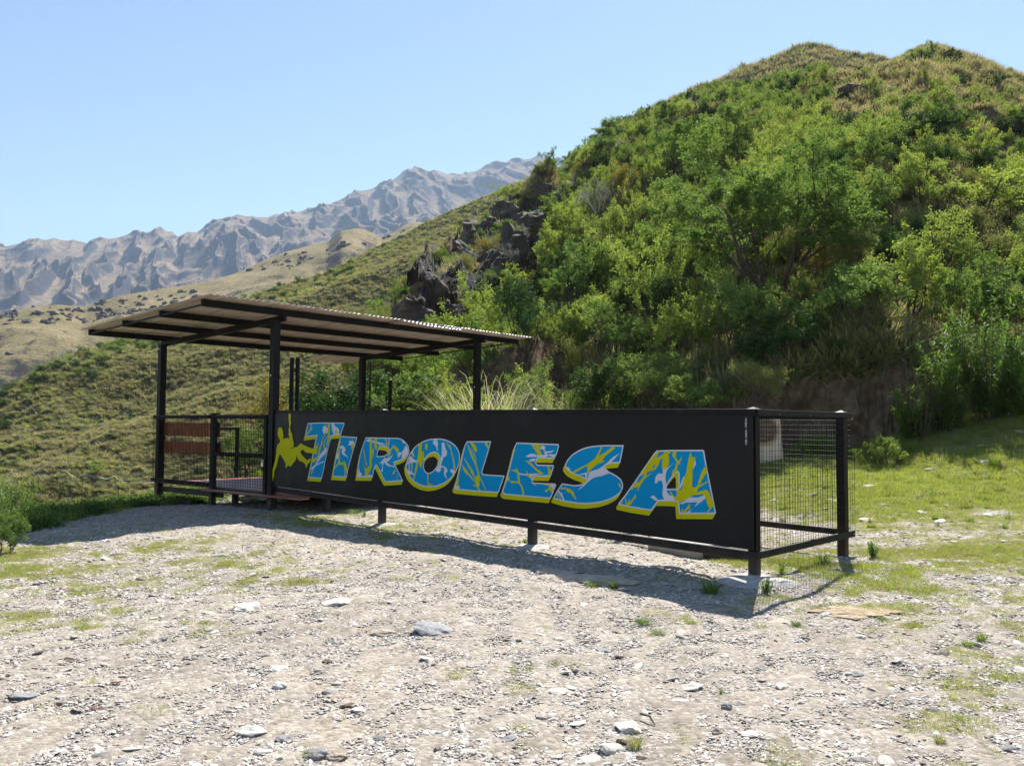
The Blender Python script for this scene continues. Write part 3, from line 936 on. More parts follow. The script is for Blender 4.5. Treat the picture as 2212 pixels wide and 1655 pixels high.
letter('letter', 'B', [(288,93),(600,98),(840,103),(900,125),(960,175),(1005,240),(1018,310),(1005,380),(960,435),(900,470),(840,490),(765,515),(800,590),(860,710),(915,822),(617,842),(560,740),(510,640),(480,580),(460,563),(440,590),(420,680),(402,760),(135,760),(160,560),(190,390),(235,230)],
 [[(520,245),(600,248),(650,262),(680,300),(670,350),(620,390),(560,405),(482,408),(490,340)]], [
 ('G',[(148,740),(180,600),(190,680),(220,690),(215,740),(392,718),(388,746),(152,746)]),
 ('G',[(292,155),(345,116),(370,140),(600,200),(628,214),(560,220),(400,180)]),
 ('G',[(900,140),(940,165),(940,200),(905,180)]),
 ('G',[(945,260),(962,218),(985,260),(1003,310),(998,370),(930,430),(885,440),(905,350),(830,440),(840,350),(900,340)]),
 ('G',[(560,490),(600,440),(604,415),(620,450),(690,430),(750,375),(720,430),(670,490),(640,510),(700,560),(778,570),(782,590),(700,580),(640,560),(600,510),(575,560),(575,670),(535,660),(565,610),(560,520),(512,535)]),
 ('G',[(690,118),(676,235),(664,230),(680,118)]),
 ('Y',[(360,110),(395,110),(385,600),(345,690),(320,736),(280,736),(275,650),(205,400),(230,500),(285,620),(355,570)]),
 ('Y',[(250,285),(265,310),(290,480),(318,550),(300,570),(275,480)]),
 ('Y',[(440,116),(480,116),(470,200),(485,260),(465,310),(435,250)]),
 ('Y',[(615,116),(632,116),(655,240),(632,232)]),
 ('Y',[(700,300),(760,220),(840,290),(830,440),(810,340),(760,260),(720,310),(690,400),(620,550),(665,420)]),
 ('Y',[(965,240),(975,250),(960,380),(920,440),(890,448),(945,340)]),
 ('Y',[(800,625),(770,690),(735,720),(745,680)]),
 ('Y',[(828,680),(815,760),(800,820),(808,760)]),
 ('Y',[(402,285),(428,300),(420,380),(390,470),(398,370)])])
letter('letter', 'B', [(1480,112),(1560,115),(1660,140),(1750,190),(1820,260),(1860,350),(1868,440),(1850,560),(1790,690),(1700,800),(1600,870),(1480,915),(1350,932),(1220,905),(1100,845),(1020,760),(970,670),(955,570),(985,450),(1040,340),(1120,240),(1230,165),(1350,120)],
 [[(1440,348),(1490,365),(1520,410),(1515,480),(1490,560),(1440,630),(1390,675),(1330,688),(1290,665),(1265,620),(1262,560),(1275,480),(1310,420),(1370,365)]], [
 ('G',[(1430,127),(1480,127),(1500,200),(1490,260),(1500,320),(1480,310),(1470,250),(1415,190)]),
 ('G',[(1560,190),(1600,175),(1625,280),(1655,340),(1640,400),(1590,430),(1560,520),(1550,560),(1640,600),(1660,660),(1620,700),(1660,800),(1600,720),(1600,650),(1610,610),(1555,590),(1540,660),(1500,680),(1452,640),(1500,580),(1530,500),(1532,440),(1560,400),(1565,280)]),
 ('G',[(1040,410),(1110,470),(1180,480),(1300,425),(1278,468),(1180,515),(1080,510),(1000,540),(978,556),(1010,440)]),
 ('G',[(1096,268),(1130,252),(1070,340),(1120,430),(1060,370),(1050,342)]),
 ('G',[(980,620),(1010,650),(1100,700),(1100,730),(1060,690),(1035,720),(996,690)]),
 ('G',[(1730,620),(1795,660),(1755,715),(1700,650)]),
 ('Y',[(1183,198),(1230,188),(1225,330),(1270,340),(1262,440),(1220,600),(1200,600),(1180,480),(1150,620),(1100,800),(1082,806),(1120,620),(1160,440)]),
 ('Y',[(1290,200),(1325,205),(1320,320),(1305,290),(1285,280)]),
 ('Y',[(1320,700),(1340,698),(1340,840),(1370,890),(1405,860),(1408,902),(1330,912)]),
 ('Y',[(1620,150),(1690,240),(1700,215),(1730,340),(1770,480),(1790,640),(1765,630),(1755,500),(1710,300)]),
 ('Y',[(1080,320),(1075,500),(1060,700),(1045,730),(1055,500)]),
 ('Y',[(1012,420),(1005,720),(1030,745),(1022,430)])])
letter('letter', 'C', [(425,165),(845,163),(835,220),(790,380),(750,510),(690,700),(705,735),(1080,762),(1060,830),(975,1062),(600,1040),(270,1010),(225,1000),(200,965),(270,760),(310,580),(345,400),(385,240)], [], [
 ('G',[(270,920),(310,970),(240,992),(218,962)]),
 ('Y',[(425,200),(440,220),(500,330),(590,580),(640,750),(655,800),(640,880),(650,920),(625,960),(672,1026),(634,1024),(600,960),(540,940),(550,910),(590,940),(560,820),(540,790),(590,780),(620,740),(580,600),(480,380)]),
 ('Y',[(368,440),(400,480),(545,700),(560,800),(520,740)]),
 ('Y',[(342,560),(430,680),(560,850),(560,880),(425,720),(430,755),(370,670)]),
 ('Y',[(485,185),(520,185),(570,230),(600,300),(595,355),(560,340)]),
 ('Y',[(735,182),(770,182),(812,275),(798,300),(755,240)]),
 ('Y',[(490,270),(570,400),(600,580),(650,760),(760,1000),(762,1030),(640,780),(580,560),(560,420)]),
 ('Y',[(268,800),(285,830),(270,960),(222,950)])])
letter('letter', 'C', [(1290,187),(2020,213),(2030,240),(2000,370),(1950,465),(1665,460),(1640,490),(1632,540),(1650,570),(1935,578),(1940,610),(1885,778),(1600,775),(1575,880),(1965,900),(1980,930),(1885,1165),(1500,1130),(1100,1095),(1055,1070),(1040,1030),(1100,860),(1150,680),(1210,440),(1260,240)], [], [
 ('Y',[(1540,212),(1580,212),(1700,400),(1718,448),(1690,440)]),
 ('Y',[(1600,214),(1730,218),(1770,250),(1680,250),(1740,420),(1760,440),(1720,440),(1650,310)]),
 ('G',[(1445,435),(1530,380),(1600,385),(1650,410),(1780,400),(1900,390),(1968,395),(1950,440),(1900,430),(1850,410),(1780,446),(1650,435),(1520,440)]),
 ('G',[(1700,270),(1750,250),(1790,255),(1780,340),(1850,340),(1900,335),(1945,305),(1910,360),(1810,370),(1830,400),(1790,400),(1760,310),(1710,300)]),
 ('G',[(1505,500),(1560,470),(1625,466),(1605,515),(1530,515)]),
 ('Y',[(1440,495),(1520,520),(1640,640),(1760,720),(1740,740),(1680,720),(1560,600)]),
 ('Y',[(1820,590),(1850,590),(1880,650),(1900,680),(1870,762),(1830,760),(1850,680)]),
 ('G',[(1330,715),(1440,735),(1640,725),(1760,740),(1640,742),(1560,762),(1584,790),(1566,870),(1556,790),(1450,755),(1340,745)]),
 ('Y',[(1450,660),(1520,760),(1562,810),(1572,890),(1650,940),(1590,922),(1545,820),(1500,790)]),
 ('Y',[(1280,620),(1330,700),(1350,880),(1400,960),(1430,1108),(1400,1106),(1380,980),(1340,900),(1250,880),(1210,900),(1180,850),(1250,860),(1320,860),(1300,710),(1180,660),(1280,670)]),
 ('Y',[(1155,770),(1175,850),(1122,850),(1140,790)]),
 ('Y',[(1720,905),(1880,912),(1900,980),(1945,1000),(1905,1055),(1860,1000),(1800,1060),(1785,1015),(1850,990),(1850,940)]),
 ('G',[(1880,912),(1955,914),(1955,960),(1940,1000),(1880,940)])])
letter('letter', 'D', [(1622,272),(1600,380),(1550,632),(1350,650),(1260,680),(1220,710),(1240,760),(1300,800),(1400,845),(1500,905),(1570,970),(1605,1050),(1605,1150),(1560,1240),(1480,1310),(1350,1380),(1150,1440),(900,1470),(700,1465),(450,1425),(300,1385),(190,1350),(188,1330),(260,1200),(365,1047),(500,1065),(620,1085),(740,1070),(830,1040),(870,1000),(850,965),(760,920),(620,870),(500,800),(430,710),(430,650),(480,560),(570,460),(700,375),(850,315),(1000,285),(1200,270)], [], [
 ('G',[(1540,435),(1360,628),(1235,700),(1250,742),(1350,832),(1200,890),(1020,930),(940,980),(800,1110),(705,1185),(720,1150),(850,1040),(885,980),(900,900),(930,810),(1100,760),(1230,680),(1400,520)]),
 ('G',[(446,706),(510,730),(570,850),(700,870),(880,825),(880,960),(850,935),(835,870),(700,880),(560,838),(460,765)]),
 ('B',[(705,890),(832,866),(832,920)]),
 ('Y',[(1170,290),(1195,290),(1115,490),(1250,420),(1380,310),(1400,288),(1448,288),(1430,350),(1260,480),(1180,590),(1245,600),(1100,650),(980,740),(920,800),(860,940),(885,790),(880,690),(700,790),(600,850),(595,800),(720,740),(880,660),(1020,560),(1090,460)]),
 ('Y',[(356,1115),(366,1140),(440,1135),(530,1160),(600,1220),(665,1380),(640,1370),(520,1220),(490,1240),(440,1160),(335,1172)]),
 ('G',[(295,1190),(330,1230),(500,1275),(360,1240),(420,1390),(390,1385),(330,1280),(280,1225)]),
 ('Y',[(245,1270),(300,1280),(355,1362),(300,1320)]),
 ('Y',[(1520,1035),(1545,1060),(1580,1160),(1508,1070)])])
letter('letter', 'E', [(930,160),(1200,150),(1800,148),(1825,165),(1870,430),(1950,830),(2050,1330),(2040,1360),(1350,1360),(1330,1125),(1150,1115),(965,1115),(830,1300),(500,1250),(215,1190),(207,1150),(240,1110),(330,1000),(500,760),(700,470),(880,210)],
 [[(1320,570),(1340,590),(1345,860),(1330,880),(1120,885),(1125,820),(1200,700),(1290,590)]], [
 ('G',[(1290,375),(1180,460),(1120,540),(1095,640),(1105,800),(1108,900),(1130,950),(1160,1000),(1270,1030),(1325,1100),(1080,1102),(1040,1010),(1050,830),(1030,730),(950,730),(940,770),(895,780),(905,670),(955,595),(1045,600),(1045,505),(1110,500)]),
 ('G',[(1860,1000),(1700,1050),(1540,1040),(1500,1060),(1440,1120),(1352,1165),(1430,1170),(1460,1145),(1700,1135),(1640,1230),(1850,1070)]),
 ('G',[(1430,660),(1470,640),(1430,780),(1380,880),(1362,850)]),
 ('Y',[(948,180),(980,178),(920,310),(1040,240),(1090,176),(1190,174),(1190,210),(1150,220),(1165,350),(1155,440),(1110,500),(1030,505),(1030,370),(1060,315),(1000,330),(960,440),(890,540),(710,690),(640,790),(560,940),(580,850),(500,860),(480,896),(438,898),(540,760),(710,490),(840,300)]),
 ('B',[(685,615),(690,640),(600,760),(556,765),(606,650)]),
 ('B',[(890,520),(880,550),(730,650),(750,570)]),
 ('B',[(905,410),(890,490),(840,490)]),
 ('Y',[(1240,172),(1310,172),(1290,290),(1350,370),(1410,270),(1400,340),(1370,380),(1385,435),(1340,400),(1312,556),(1270,590),(1220,640),(1225,560),(1290,480),(1290,420),(1320,390),(1230,260)]),
 ('Y',[(1580,185),(1595,280),(1680,300),(1650,320),(1610,520),(1610,700),(1600,800),(1620,870),(1700,830),(1760,620),(1830,480),(1865,450),(1885,560),(1800,700),(1740,820),(1912,730),(1916,745),(1720,870),(1690,950),(1870,895),(1920,940),(1995,1120),(2010,1200),(1890,1345),(1870,1345),(1930,1250),(1890,1180),(1850,1020),(1800,990),(1640,1000),(1560,1040),(1350,1155),(1342,1110),(1260,1100),(1270,1060),(1175,960),(1200,935),(1260,1030),(1310,1020),(1305,905),(1350,895),(1380,910),(1430,850),(1430,740),(1490,570),(1540,300)]),
 ('B',[(1550,770),(1580,860),(1560,940),(1510,940),(1540,880)]),
 ('G',[(1440,800),(1520,810),(1545,750),(1540,850),(1500,925),(1440,860)]),
 ('G',[(1660,330),(1670,420),(1620,515),(1612,400)]),
 ('G',[(1610,1260),(1510,1320),(1480,1345),(1580,1345),(1560,1310)]),
 ('Y',[(1420,1240),(1430,1320),(1520,1210),(1565,1155),(1560,1260),(1500,1290),(1470,1340),(1385,1340)]),
 ('Y',[(325,1040),(345,1060),(380,1170),(420,1070),(430,1140),(490,1050),(540,980),(540,1075),(500,1070),(460,1160),(400,1205),(355,1200)]),
 ('Y',[(252,1122),(285,1100),(270,1175),(245,1172)]),
 ('G',[(810,1040),(870,1005),(930,1060),(955,1110),(900,1100)])], rnd=0.5)

fm = MB()
def fsheet(poly, dy):
    sheet(fm, loc(poly, 'A'), [], YF - 0.0066 - dy, 0)
fsheet([(447,138),(487,138),(485,260),(493,300),(488,345),(475,395),(465,395),(458,340),(450,290)], 0)
fsheet([(450,395),(470,395),(490,470),(515,510),(515,560),(530,620),(545,700),(540,760),(515,775),(488,765),(495,795),(570,755),(600,760),(640,715),(683,685),(720,715),(860,780),(925,785),(945,740),(975,730),(985,680),(1003,690),(1000,740),(985,780),(975,880),(935,885),(890,870),(770,860),(710,800),(665,850),(700,910),(795,1005),(850,965),(858,970),(855,1020),(800,1080),(785,1135),(765,1120),(755,1070),(720,1040),(640,1010),(590,910),(588,985),(560,1030),(485,1122),(430,1095),(410,1138),(385,1130),(395,1065),(350,980),(285,890),(270,920),(230,1090),(175,1230),(182,1290),(155,1350),(148,1400),(90,1395),(83,1340),(125,1250),(130,1225),(190,1030),(215,900),(220,800),(240,720),(290,660),(290,640),(260,580),(243,520),(250,440),(265,400),(290,388),(320,405),(338,450),(345,520),(355,540),(345,570),(350,612),(400,588),(440,590),(455,605),(460,570),(448,535)], 0.0003)
fm.build('climber_silhouette', [M['yellow']], BOARD)

def small_text(txt, px, py0, py1, size, bold=0.0):
    cu = bpy.data.curves.new('t', 'FONT'); cu.body = txt; cu.size = size; cu.offset = bold
    ob = bpy.data.objects.new('t', cu); COL.objects.link(ob)
    dg = bpy.context.evaluated_depsgraph_get()
    me = bpy.data.meshes.new_from_object(ob.evaluated_get(dg))
    bpy.data.objects.remove(ob)
    return me
tm = small_text('<GM | 02656 - 478296>', 0, 0, 0, 0.10, 0.001)
xs = [v.co.x for v in tm.vertices]
xa, za = fr((1900 + 2082 / 2.0109) / 1.82278, (1550 + 408 / 2.0109) / 1.82278)
xb, zb2 = fr((1900 + 2080 / 2.0109) / 1.82278, (1550 + 190 / 2.0109) / 1.82278)
k = (zb2 - za) / (max(xs) - min(xs))
tm.transform(Matrix(((0, -k, 0, xa + 0.03), (0, 0, 0, YF - 0.0012), (k, 0, 0, za - k * min(xs)), (0, 0, 0, 1))))
tm.materials.clear(); tm.materials.append(M['white'])
to = bpy.data.objects.new('phone_lettering', tm); COL.objects.link(to); to.parent = BOARD

# ================================================================== gate and mesh panel on the left
AG = math.atan2(-U2[1], -U2[0])
Gt = empty('gate_fence', (P1[0], P1[1], 0), AG)
tag(Gt, 'black mesh fence panel with two orange-brown boards beside the locked entrance gate', 'fence')
ZR = 0.115
post(Gt, -1.62, -0.02, 0.085, -1.46, 0.155, cap=False)
def grail(name, x0, x1, z, h, y=-0.075, w=0.035, par=None):
    return MB().beam((x0, y, z), (x1, y, z), w, h).build(name, M['steel'], par or Gt, bevel=0.003)
grail('top_rail', -3.50, -1.665, ZR - .02, 0.06, y=-0.07)
grail('bottom_rail', -3.52, -1.665, -1.01, 0.07, y=-0.07)
wires('wire_mesh', Gt, (-3.44, -0.098, 0), (1, 0), 1.78, -1.03, ZR - .02, sp=0.045, r=.0032)
for za_, zb_, xe in ((-0.235, -0.005, -1.55), (-0.535, -0.325, -1.50)):
    MB().box(-3.33, xe, 0.04, 0.062, za_, zb_).build('plank', M['plank'], Gt, bevel=0.004)
GD = empty('entrance_gate', (P1[0], P1[1], 0), AG)
tag(GD, 'black framed mesh gate with a padlock, closed beside the left end of the banner', 'gate')
for z, nm in ((ZR - .02, 'top_rail'), (-0.50, 'middle_rail'), (-1.09, 'bottom_rail')):
    MB().beam((-1.515, -0.04, z), (-0.155, -0.04, z), 0.04, 0.065).build(nm, M['steel'], GD, bevel=0.003)
for x in (-1.545, -0.125):
    MB().beam((x, -0.04, -1.13), (x, -0.04, ZR + .012), 0.058, 0.042, up=(0, 1, 0)).build('stile', M['steel'], GD, bevel=0.003)
wires('wire_mesh', GD, (-1.55, -0.066, 0), (1, 0), 1.42, -1.10, ZR - .02, sp=0.045, r=.0032)
MB().beam((-0.24, -0.075, -0.515), (-0.04, -0.075, -0.515), 0.02, 0.02).build('latch_bolt', M['steel'], GD)
pl = MB().box(-0.16, -0.105, -0.10, -0.078, -0.66, -0.60)
pl.tube([(-0.15, -0.09, -0.60), (-0.15, -0.09, -0.56), (-0.1325, -0.09, -0.545), (-0.115, -0.09, -0.56), (-0.115, -0.09, -0.60)], 0.005, 6)
plo = pl.build('padlock', M['brass']); plo.location = (P1[0], P1[1], 0); plo.rotation_euler = (0, 0, AG)
tag(plo, 'small closed padlock hanging on the latch of the entrance gate', 'padlock')

# ================================================================== the canopy
K = empty('canopy', (P1[0], P1[1], 0), AG)
tag(K, 'open black steel canopy with a corrugated metal roof on four tall posts', 'shelter')
RZ = lambda x, y: 1.600 + 0.055 * x + 0.0084 * y
P2x = -3.385
for (x, y) in ((0, 0), (P2x, 0), (0, 4.59), (P2x, 4.59)):
    q = P1 - U2 * x + V2 * y
    p = post(K, x, y, 0.112, g1(q[0], q[1]) - 0.2, RZ(x, y) - 0.03, cap=False)
    if (x, y) != (P2x, 4.59):
        MB().tube([(x - .01, y - .055, 0.72 if x == 0 else RZ(x, y) - .12), (x - .01, y - .062, 0.72 if x == 0 else RZ(x, y) - .12)], 0.012, 8).build('bolt', M['brass'], p)
MB().tube([(0.02, -.055, -1.19), (0.02, -.062, -1.19)], 0.012, 8).build('bolt', M['brass'], K)
for y in (0.0, 4.59):
    MB().beam((P2x - .16, y + 0.075, RZ(P2x - .16, y) - .01), (0.14, y + 0.075, RZ(0.14, y) - .01), 0.05, 0.10).build('rafter', M['steel'], K, bevel=0.004)
for x, y1 in ((-3.45, 6.1), (-2.28, 6.12), (-1.12, 6.1), (0.05, 6.12)):
    MB().beam((x, -1.26, RZ(x, -1.26) + .092), (x - .29, y1, RZ(x - .29, y1) + .092), 0.05, 0.10).build('purlin', M['steel'], K, bevel=0.004)
for y in (-1.235, 6.10):
    MB().beam((-3.42 - .04 * (y + 1.25), y, RZ(-3.42, y) + .07), (0.02 - .04 * (y + 1.25), y, RZ(0.02, y) + .07), 0.022, 0.022).build('end_bar', M['steel'], K)

def corrugated(name, x0, x1, y0, y1, h, lift=None, label=None, pitch=0.098, amp=0.010, zoff=0.0, rough=0.004, seed=0):
    ny = int(round((y1 - y0) / pitch)) * 8
    ys = np.linspace(y0, y1, ny + 1); xs_ = np.linspace(x0, x1, 14)
    Xg, Yg = np.meshgrid(xs_, ys)
    Xg = Xg - 0.043 * (Yg + 1.3)
    Zg = RZ(Xg, Yg) + h + amp * np.cos((Yg - y0) / pitch * 2 * np.pi) + zoff + rough * fbm(Xg * 0.9 + seed, Yg * 1.1, 3)
    if lift is not None: Zg = Zg + lift(Xg, Yg)
    n_, m_ = Xg.shape
    m = MB()
    top = np.stack([Xg, Yg, Zg], -1).reshape(-1, 3); bot = top - np.array([0, 0, 0.0025])
    idx = np.arange(n_ * m_).reshape(n_, m_)
    q = np.stack([idx[:-1, :-1], idx[:-1, 1:], idx[1:, 1:], idx[1:, :-1]], -1).reshape(-1, 4)
    m.add(top, [tuple(a) for a in q.tolist()], 0)
    m.add(bot, [tuple(a[::-1]) for a in q.tolist()], 1)
    o = n_ * m_
    rim = []
    for a in (idx[0, :], idx[:, -1], idx[-1, ::-1], idx[::-1, 0]):
        for i in range(len(a) - 1): rim.append((int(a[i]), int(a[i] + o), int(a[i + 1] + o), int(a[i + 1])))
    m.v, m.f, m.m = m.v, m.f + rim, m.m + [0] * len(rim)
    ob = m.build(name, [M['galv'], M['under']], K, smooth=False, label=label)
    ob.data.polygons.foreach_set('use_smooth', [True] * len(ob.data.polygons))
    return ob
W_ = 7.55 / 8
for i in range(8):
    ya = -1.32 + i * W_ * .985
    last = lambda X_, Y_: 0.0 * X_
    corrugated('roof_sheet', -3.62, 0.40, ya, ya + W_ + 0.06, 0.156, zoff=0.005 * (i % 2), seed=i * 3.1)
corrugated('roof_sheet', -0.25, 0.44, 2.35, 3.9, 0.150, lift=lambda X_, Y_: -0.012 - 0.11 * smooth(0.12, 0.44, X_) * smooth(2.4, 3.9, Y_) ** 0.7,
           label='loose roof sheet with its edge bent down over the purlin', amp=0.006)
corrugated('roof_sheet', -4.35, -3.50, 3.95, 5.3, 0.085, label='short grey roof sheet hanging past the low back corner', lift=lambda X_, Y_: 0.05 * (X_ + 3.5))

# ================================================================== deck behind the gate
D = empty('deck', (P1[0], P1[1], 0), AG)
tag(D, 'low red-brown plank deck under the canopy behind the mesh gate', 'deck')
DZ = -1.045
nb = 15
y0 = -0.02; bw = 2.75 / nb
pm = MB().box(-3.32, 0.85, 0, bw - 0.008, -0.028, 0).mesh('deck_board', [M['deck']])
for i in range(nb):
    o = bpy.data.objects.new('deck_board', pm); COL.objects.link(o); o.parent = D
    o.location = (0, y0 + 0.03 + i * bw, DZ + (i % 3) * 0.0015)
MB().box(-1.75, 0.90, -0.17, 0.005, DZ - .055, DZ - .030).build('step_board', M['deck'], D, bevel=0.003)
MB().beam((-3.5, 0.03, DZ - .12), (-1.4, 0.03, DZ - .12), 0.04, 0.09).build('joist', M['steel'], D)
MB().beam((-3.5, 0.06, DZ - .32), (-2.4, 0.06, DZ - .32), 0.04, 0.07).build('joist', M['steel'], D)
MB().beam((-3.3, 2.6, DZ - .10), (0.9, 2.6, DZ - .10), 0.05, 0.12).build('joist', M['steel'], D)
for (x, y) in ((-1.0, 2.55), (0.8, 0.4), (-1.3, 0.2), (0.8, 2.5)):
    q = P1 - U2 * x + V2 * y
    MB().box(x - .04, x + .04, y - .04, y + .04, g1(q[0], q[1]) - .15, DZ - .035).build('leg', M['steel'], D)
BXo = empty('step_box', (P1[0], P1[1], 0), AG)
tag(BXo, 'red-brown wooden step box standing on the deck beside the gate', 'box')
MB().box(-0.62, 0.7, 1.45, 2.35, DZ + .006, DZ + .235).build('box_side', M['deck'], BXo)
MB().box(-0.72, 0.8, 1.35, 2.45, DZ + .237, DZ + .262).build('box_top', M['deck'], BXo, bevel=0.003)

R = empty('deck_railing', (0, 0, 0))
tag(R, 'thin black railing along the open left side of the deck', 'railing')
bp = at(513, 923, 17.7); bp = np.array([bp[0], 17.7, bp[2]])
MB().box(bp[0] - .035, bp[0] + .035, 17.665, 17.735, g1(bp[0], 17.7) - .2, bp[2]).build('post', M['steel'], R)
MB().beam((-6.15, 15.12, -.125), (bp[0], 17.66, bp[2] - .03), 0.04, 0.055).build('top_rail', M['steel'], R)

# ================================================================== posts behind the canopy and the zip line
def free_post(name, px, pytop, Y, w, label, cat='post', group=None):
    q = at(px, pytop, Y)
    o = MB().box(-w / 2, w / 2, -w / 2, w / 2, g1(q[0], Y) - q[2] - .3, 0).build(name, M['steel'], bevel=0.004)
    o.location = q
    tag(o, label, cat, group)
    return q
Z = empty('zip_line_frame', (0, 0, 0))
tag(Z, 'pair of tall black posts joined by a crosspiece, holding the zip line cable', 'frame')
qa, qb = at(631, 773, 19.0), at(643.5, 773, 19.0)
for q in (qa, qb):
    MB().box(q[0] - .04, q[0] + .04, 18.96, 19.04, g1(q[0], 19.0) - .3, q[2]).build('post', M['steel'], Z, bevel=0.004)
MB().box(qa[0] + .0405, qb[0] - .0405, 18.95, 19.05, qa[2] - .32, qa[2] - .24).build('crosspiece', M['steel'], Z)
free_post('steel_post', 843, 822, 19.0, 0.075, 'single short black post standing between the back canopy posts')
free_post('slender_pole', 800, 782, 21.0, 0.035, 'thin dark pole in the bushes beside the back canopy post', 'pole')
def cable(a, b, sag, label):
    pts = []
    for t_ in np.linspace(0, 1, 24):
        p = np.array(a) * (1 - t_) + np.array(b) * t_
        p[2] -= sag * 4 * t_ * (1 - t_)
        pts.append(p)
    tag(MB().tube(pts, 0.011, 5).build('cable', M['cable']), label, 'cable')
ctop = (qa + qb) / 2 + np.array([0, -.06, -.28])
cable(ctop, at(208, 1048, 48.0), 0.6, 'zip line cable running from the twin posts down into the valley')
ce = at(905, 905, 21.5); ce[2] = g1(ce[0], 21.5)
cable(ctop, at(872, 888, 21.5) , 0.05, 'stay cable slanting right from the twin posts to the ground')

# ================================================================== concrete
def rough_block(name, x0, x1, y0, y1, z0, z1, material, amp=0.02, seed=1, n=(10, 6, 4)):
    """a cast block with uneven faces"""
    import bmesh
    bm = bmesh.new()
    bmesh.ops.create_cube(bm, size=1.0)
    bmesh.ops.subdivide_edges(bm, edges=bm.edges[:], cuts=7, use_grid_fill=True)
    for v in bm.verts:
        c = v.co
        p = Vector(((c.x + .5) * (x1 - x0) + x0, (c.y + .5) * (y1 - y0) + y0, (c.z + .5) * (z1 - z0) + z0))
        e = float(noise(p.x * 4 + seed, p.y * 4 + p.z * 5)) * amp
        nr = Vector((c.x, c.y, c.z)).normalized()
        v.co = p + nr * e
    me = bpy.data.meshes.new(name); bm.to_mesh(me); bm.free()
    me.materials.append(material)
    me.polygons.foreach_set('use_smooth', [True] * len(me.polygons))
    o = bpy.data.objects.new(name, me); COL.objects.link(o)
    return o

def rock_mesh(seed, flat=0.5, ang=0.35, sub=2):
    import bmesh
    bm = bmesh.new()
    bmesh.ops.create_icosphere(bm, subdivisions=sub, radius=0.5)
    r_ = np.random.default_rng(seed)
    planes = [(Vector(r_.normal(size=3)).normalized(), r_.uniform(0.24, 0.42)) for _ in range(7)]
    for v in bm.verts:
        c = v.co.copy()
        for nrm, d in planes:          # chop facets
            k = c.dot(nrm)
            if k > d: c -= nrm * (k - d)
        c *= 1 + ang * 0.4 * float(noise(c.x * 3 + seed * 7.3, c.y * 3 + c.z * 4))
        v.co = Vector((c.x, c.y, c.z * flat))
    me = bpy.data.meshes.new('rock'); bm.to_mesh(me); bm.free()
    return me

q = on_ground(1620, 1263)
fb = rock_mesh(91, 0.4, 0.3, 3); fb.materials.append(M['concrete'])
cpos = C0 - U * (-0.03) + V * 0.06
single('footing', fb, (cpos[0] + .02, cpos[1] - .06, g1(*cpos) - 0.005), (0, 0, 0.3), (0.78, 0.52, 0.32), 'pale concrete footing around the near corner post', 'footing')
cpos = C0 - U * (-2.665) + V * 0.06
single('footing', fb, (cpos[0], cpos[1], g1(*cpos) - 0.01), (0, 0, 1.1), (0.55, 0.36, 0.22), 'low concrete footing under the middle post of the banner', 'footing')
cpos = C0 - U * (-5.335) + V * 0.06
single('footing', fb, (cpos[0] + .1, cpos[1], g1(*cpos) - 0.01), (0, 0, 0.4), (0.55, 0.34, 0.16), 'low concrete footing under the banner post next to the grass', 'footing')
a_ = on_ground(1399, 1187); b_ = on_ground(1514, 1209)
dvec = (b_ - a_)[:2]; Lb = float(np.hypot(*dvec)); an = math.atan2(dvec[1], dvec[0])
bl = rough_block('concrete_block', 0, Lb, 0, 0.45, -0.1, 0.125, M['concrete'], 0.015)
bl.location = (a_[0], a_[1], a_[2]); bl.rotation_euler = (0, 0, an)
tag(bl, 'low grey concrete block on the ground behind the banner near its right end', 'block')
wb = rough_block('wooden_sleeper', 0, 0.50, 0, 0.40, -0.1, 0.10, M['bark'], 0.01, 4)
wb.location = (b_[0] + 0.01, b_[1] + .03, b_[2]); wb.rotation_euler = (0, 0, an + 0.55)
tag(wb, 'dark wooden sleeper beside the concrete block under the banner', 'sleeper')

# the beige slab seen through the wire mesh
sl_m, nt, b = mat('stained_beige_slab')
v = coords(nt); n = nz(nt, v, 3, 6, 0.65)
c = ramp(nt, n, [(0.3, (0.78, 0.58, 0.40)), (0.7, (0.90, 0.72, 0.53))])
sp = N(nt, 'ShaderNodeTexGradient'); sp.gradient_type = 'SPHERICAL'
mp = N(nt, 'ShaderNodeMapping'); tc = N(nt, 'ShaderNodeTexCoord')
mp.inputs['Location'].default_value = (0.25, 0, -1.75); mp.inputs['Scale'].default_value = (2.6, 1.0, 2.6)
nt.links.new(tc.outputs['Object'], mp.inputs[0]); nt.links.new(mp.outputs[0], sp.inputs[0])
f = math_(nt, 'MULTIPLY', sp.outputs['Fac'], math_(nt, 'ADD', n, 0.75))
nt.links.new(mix(nt, ramp(nt, f, [(0.12, (0, 0, 0)), (0.5, (0.9, 0.9, 0.9))]), c, (0.085, 0.04, 0.03)), b.inputs['Base Color'])
b.inputs['Roughness'].default_value = 0.9
sq = on_ground(1661, 1003)
gq = sq[2]
w_, h_ = 31 / FPX * sq[1], (1003 - 899) / FPX * sq[1]
sm = MB()
sm.add([(-w_, 0, -.2), (w_ * 1.08, 0, -.2), (w_ * 1.08, .22, -.2), (-w_, .22, -.2), (-w_ * .98, -.02, h_), (w_ * .80, -.02, h_ - .02), (w_ * .80, .17, h_ - .02), (-w_ * .98, .17, h_)],
       [(0, 3, 2, 1), (4, 5, 6, 7), (0, 1, 5, 4), (1, 2, 6, 5), (2, 3, 7, 6), (3, 0, 4, 7)])
so = sm.build('slab', sl_m, bevel=0.02); so.location = (sq[0], sq[1], gq)
tag(so, 'upright beige stone slab with a dark brown stain, seen through the wire mesh', 'slab')

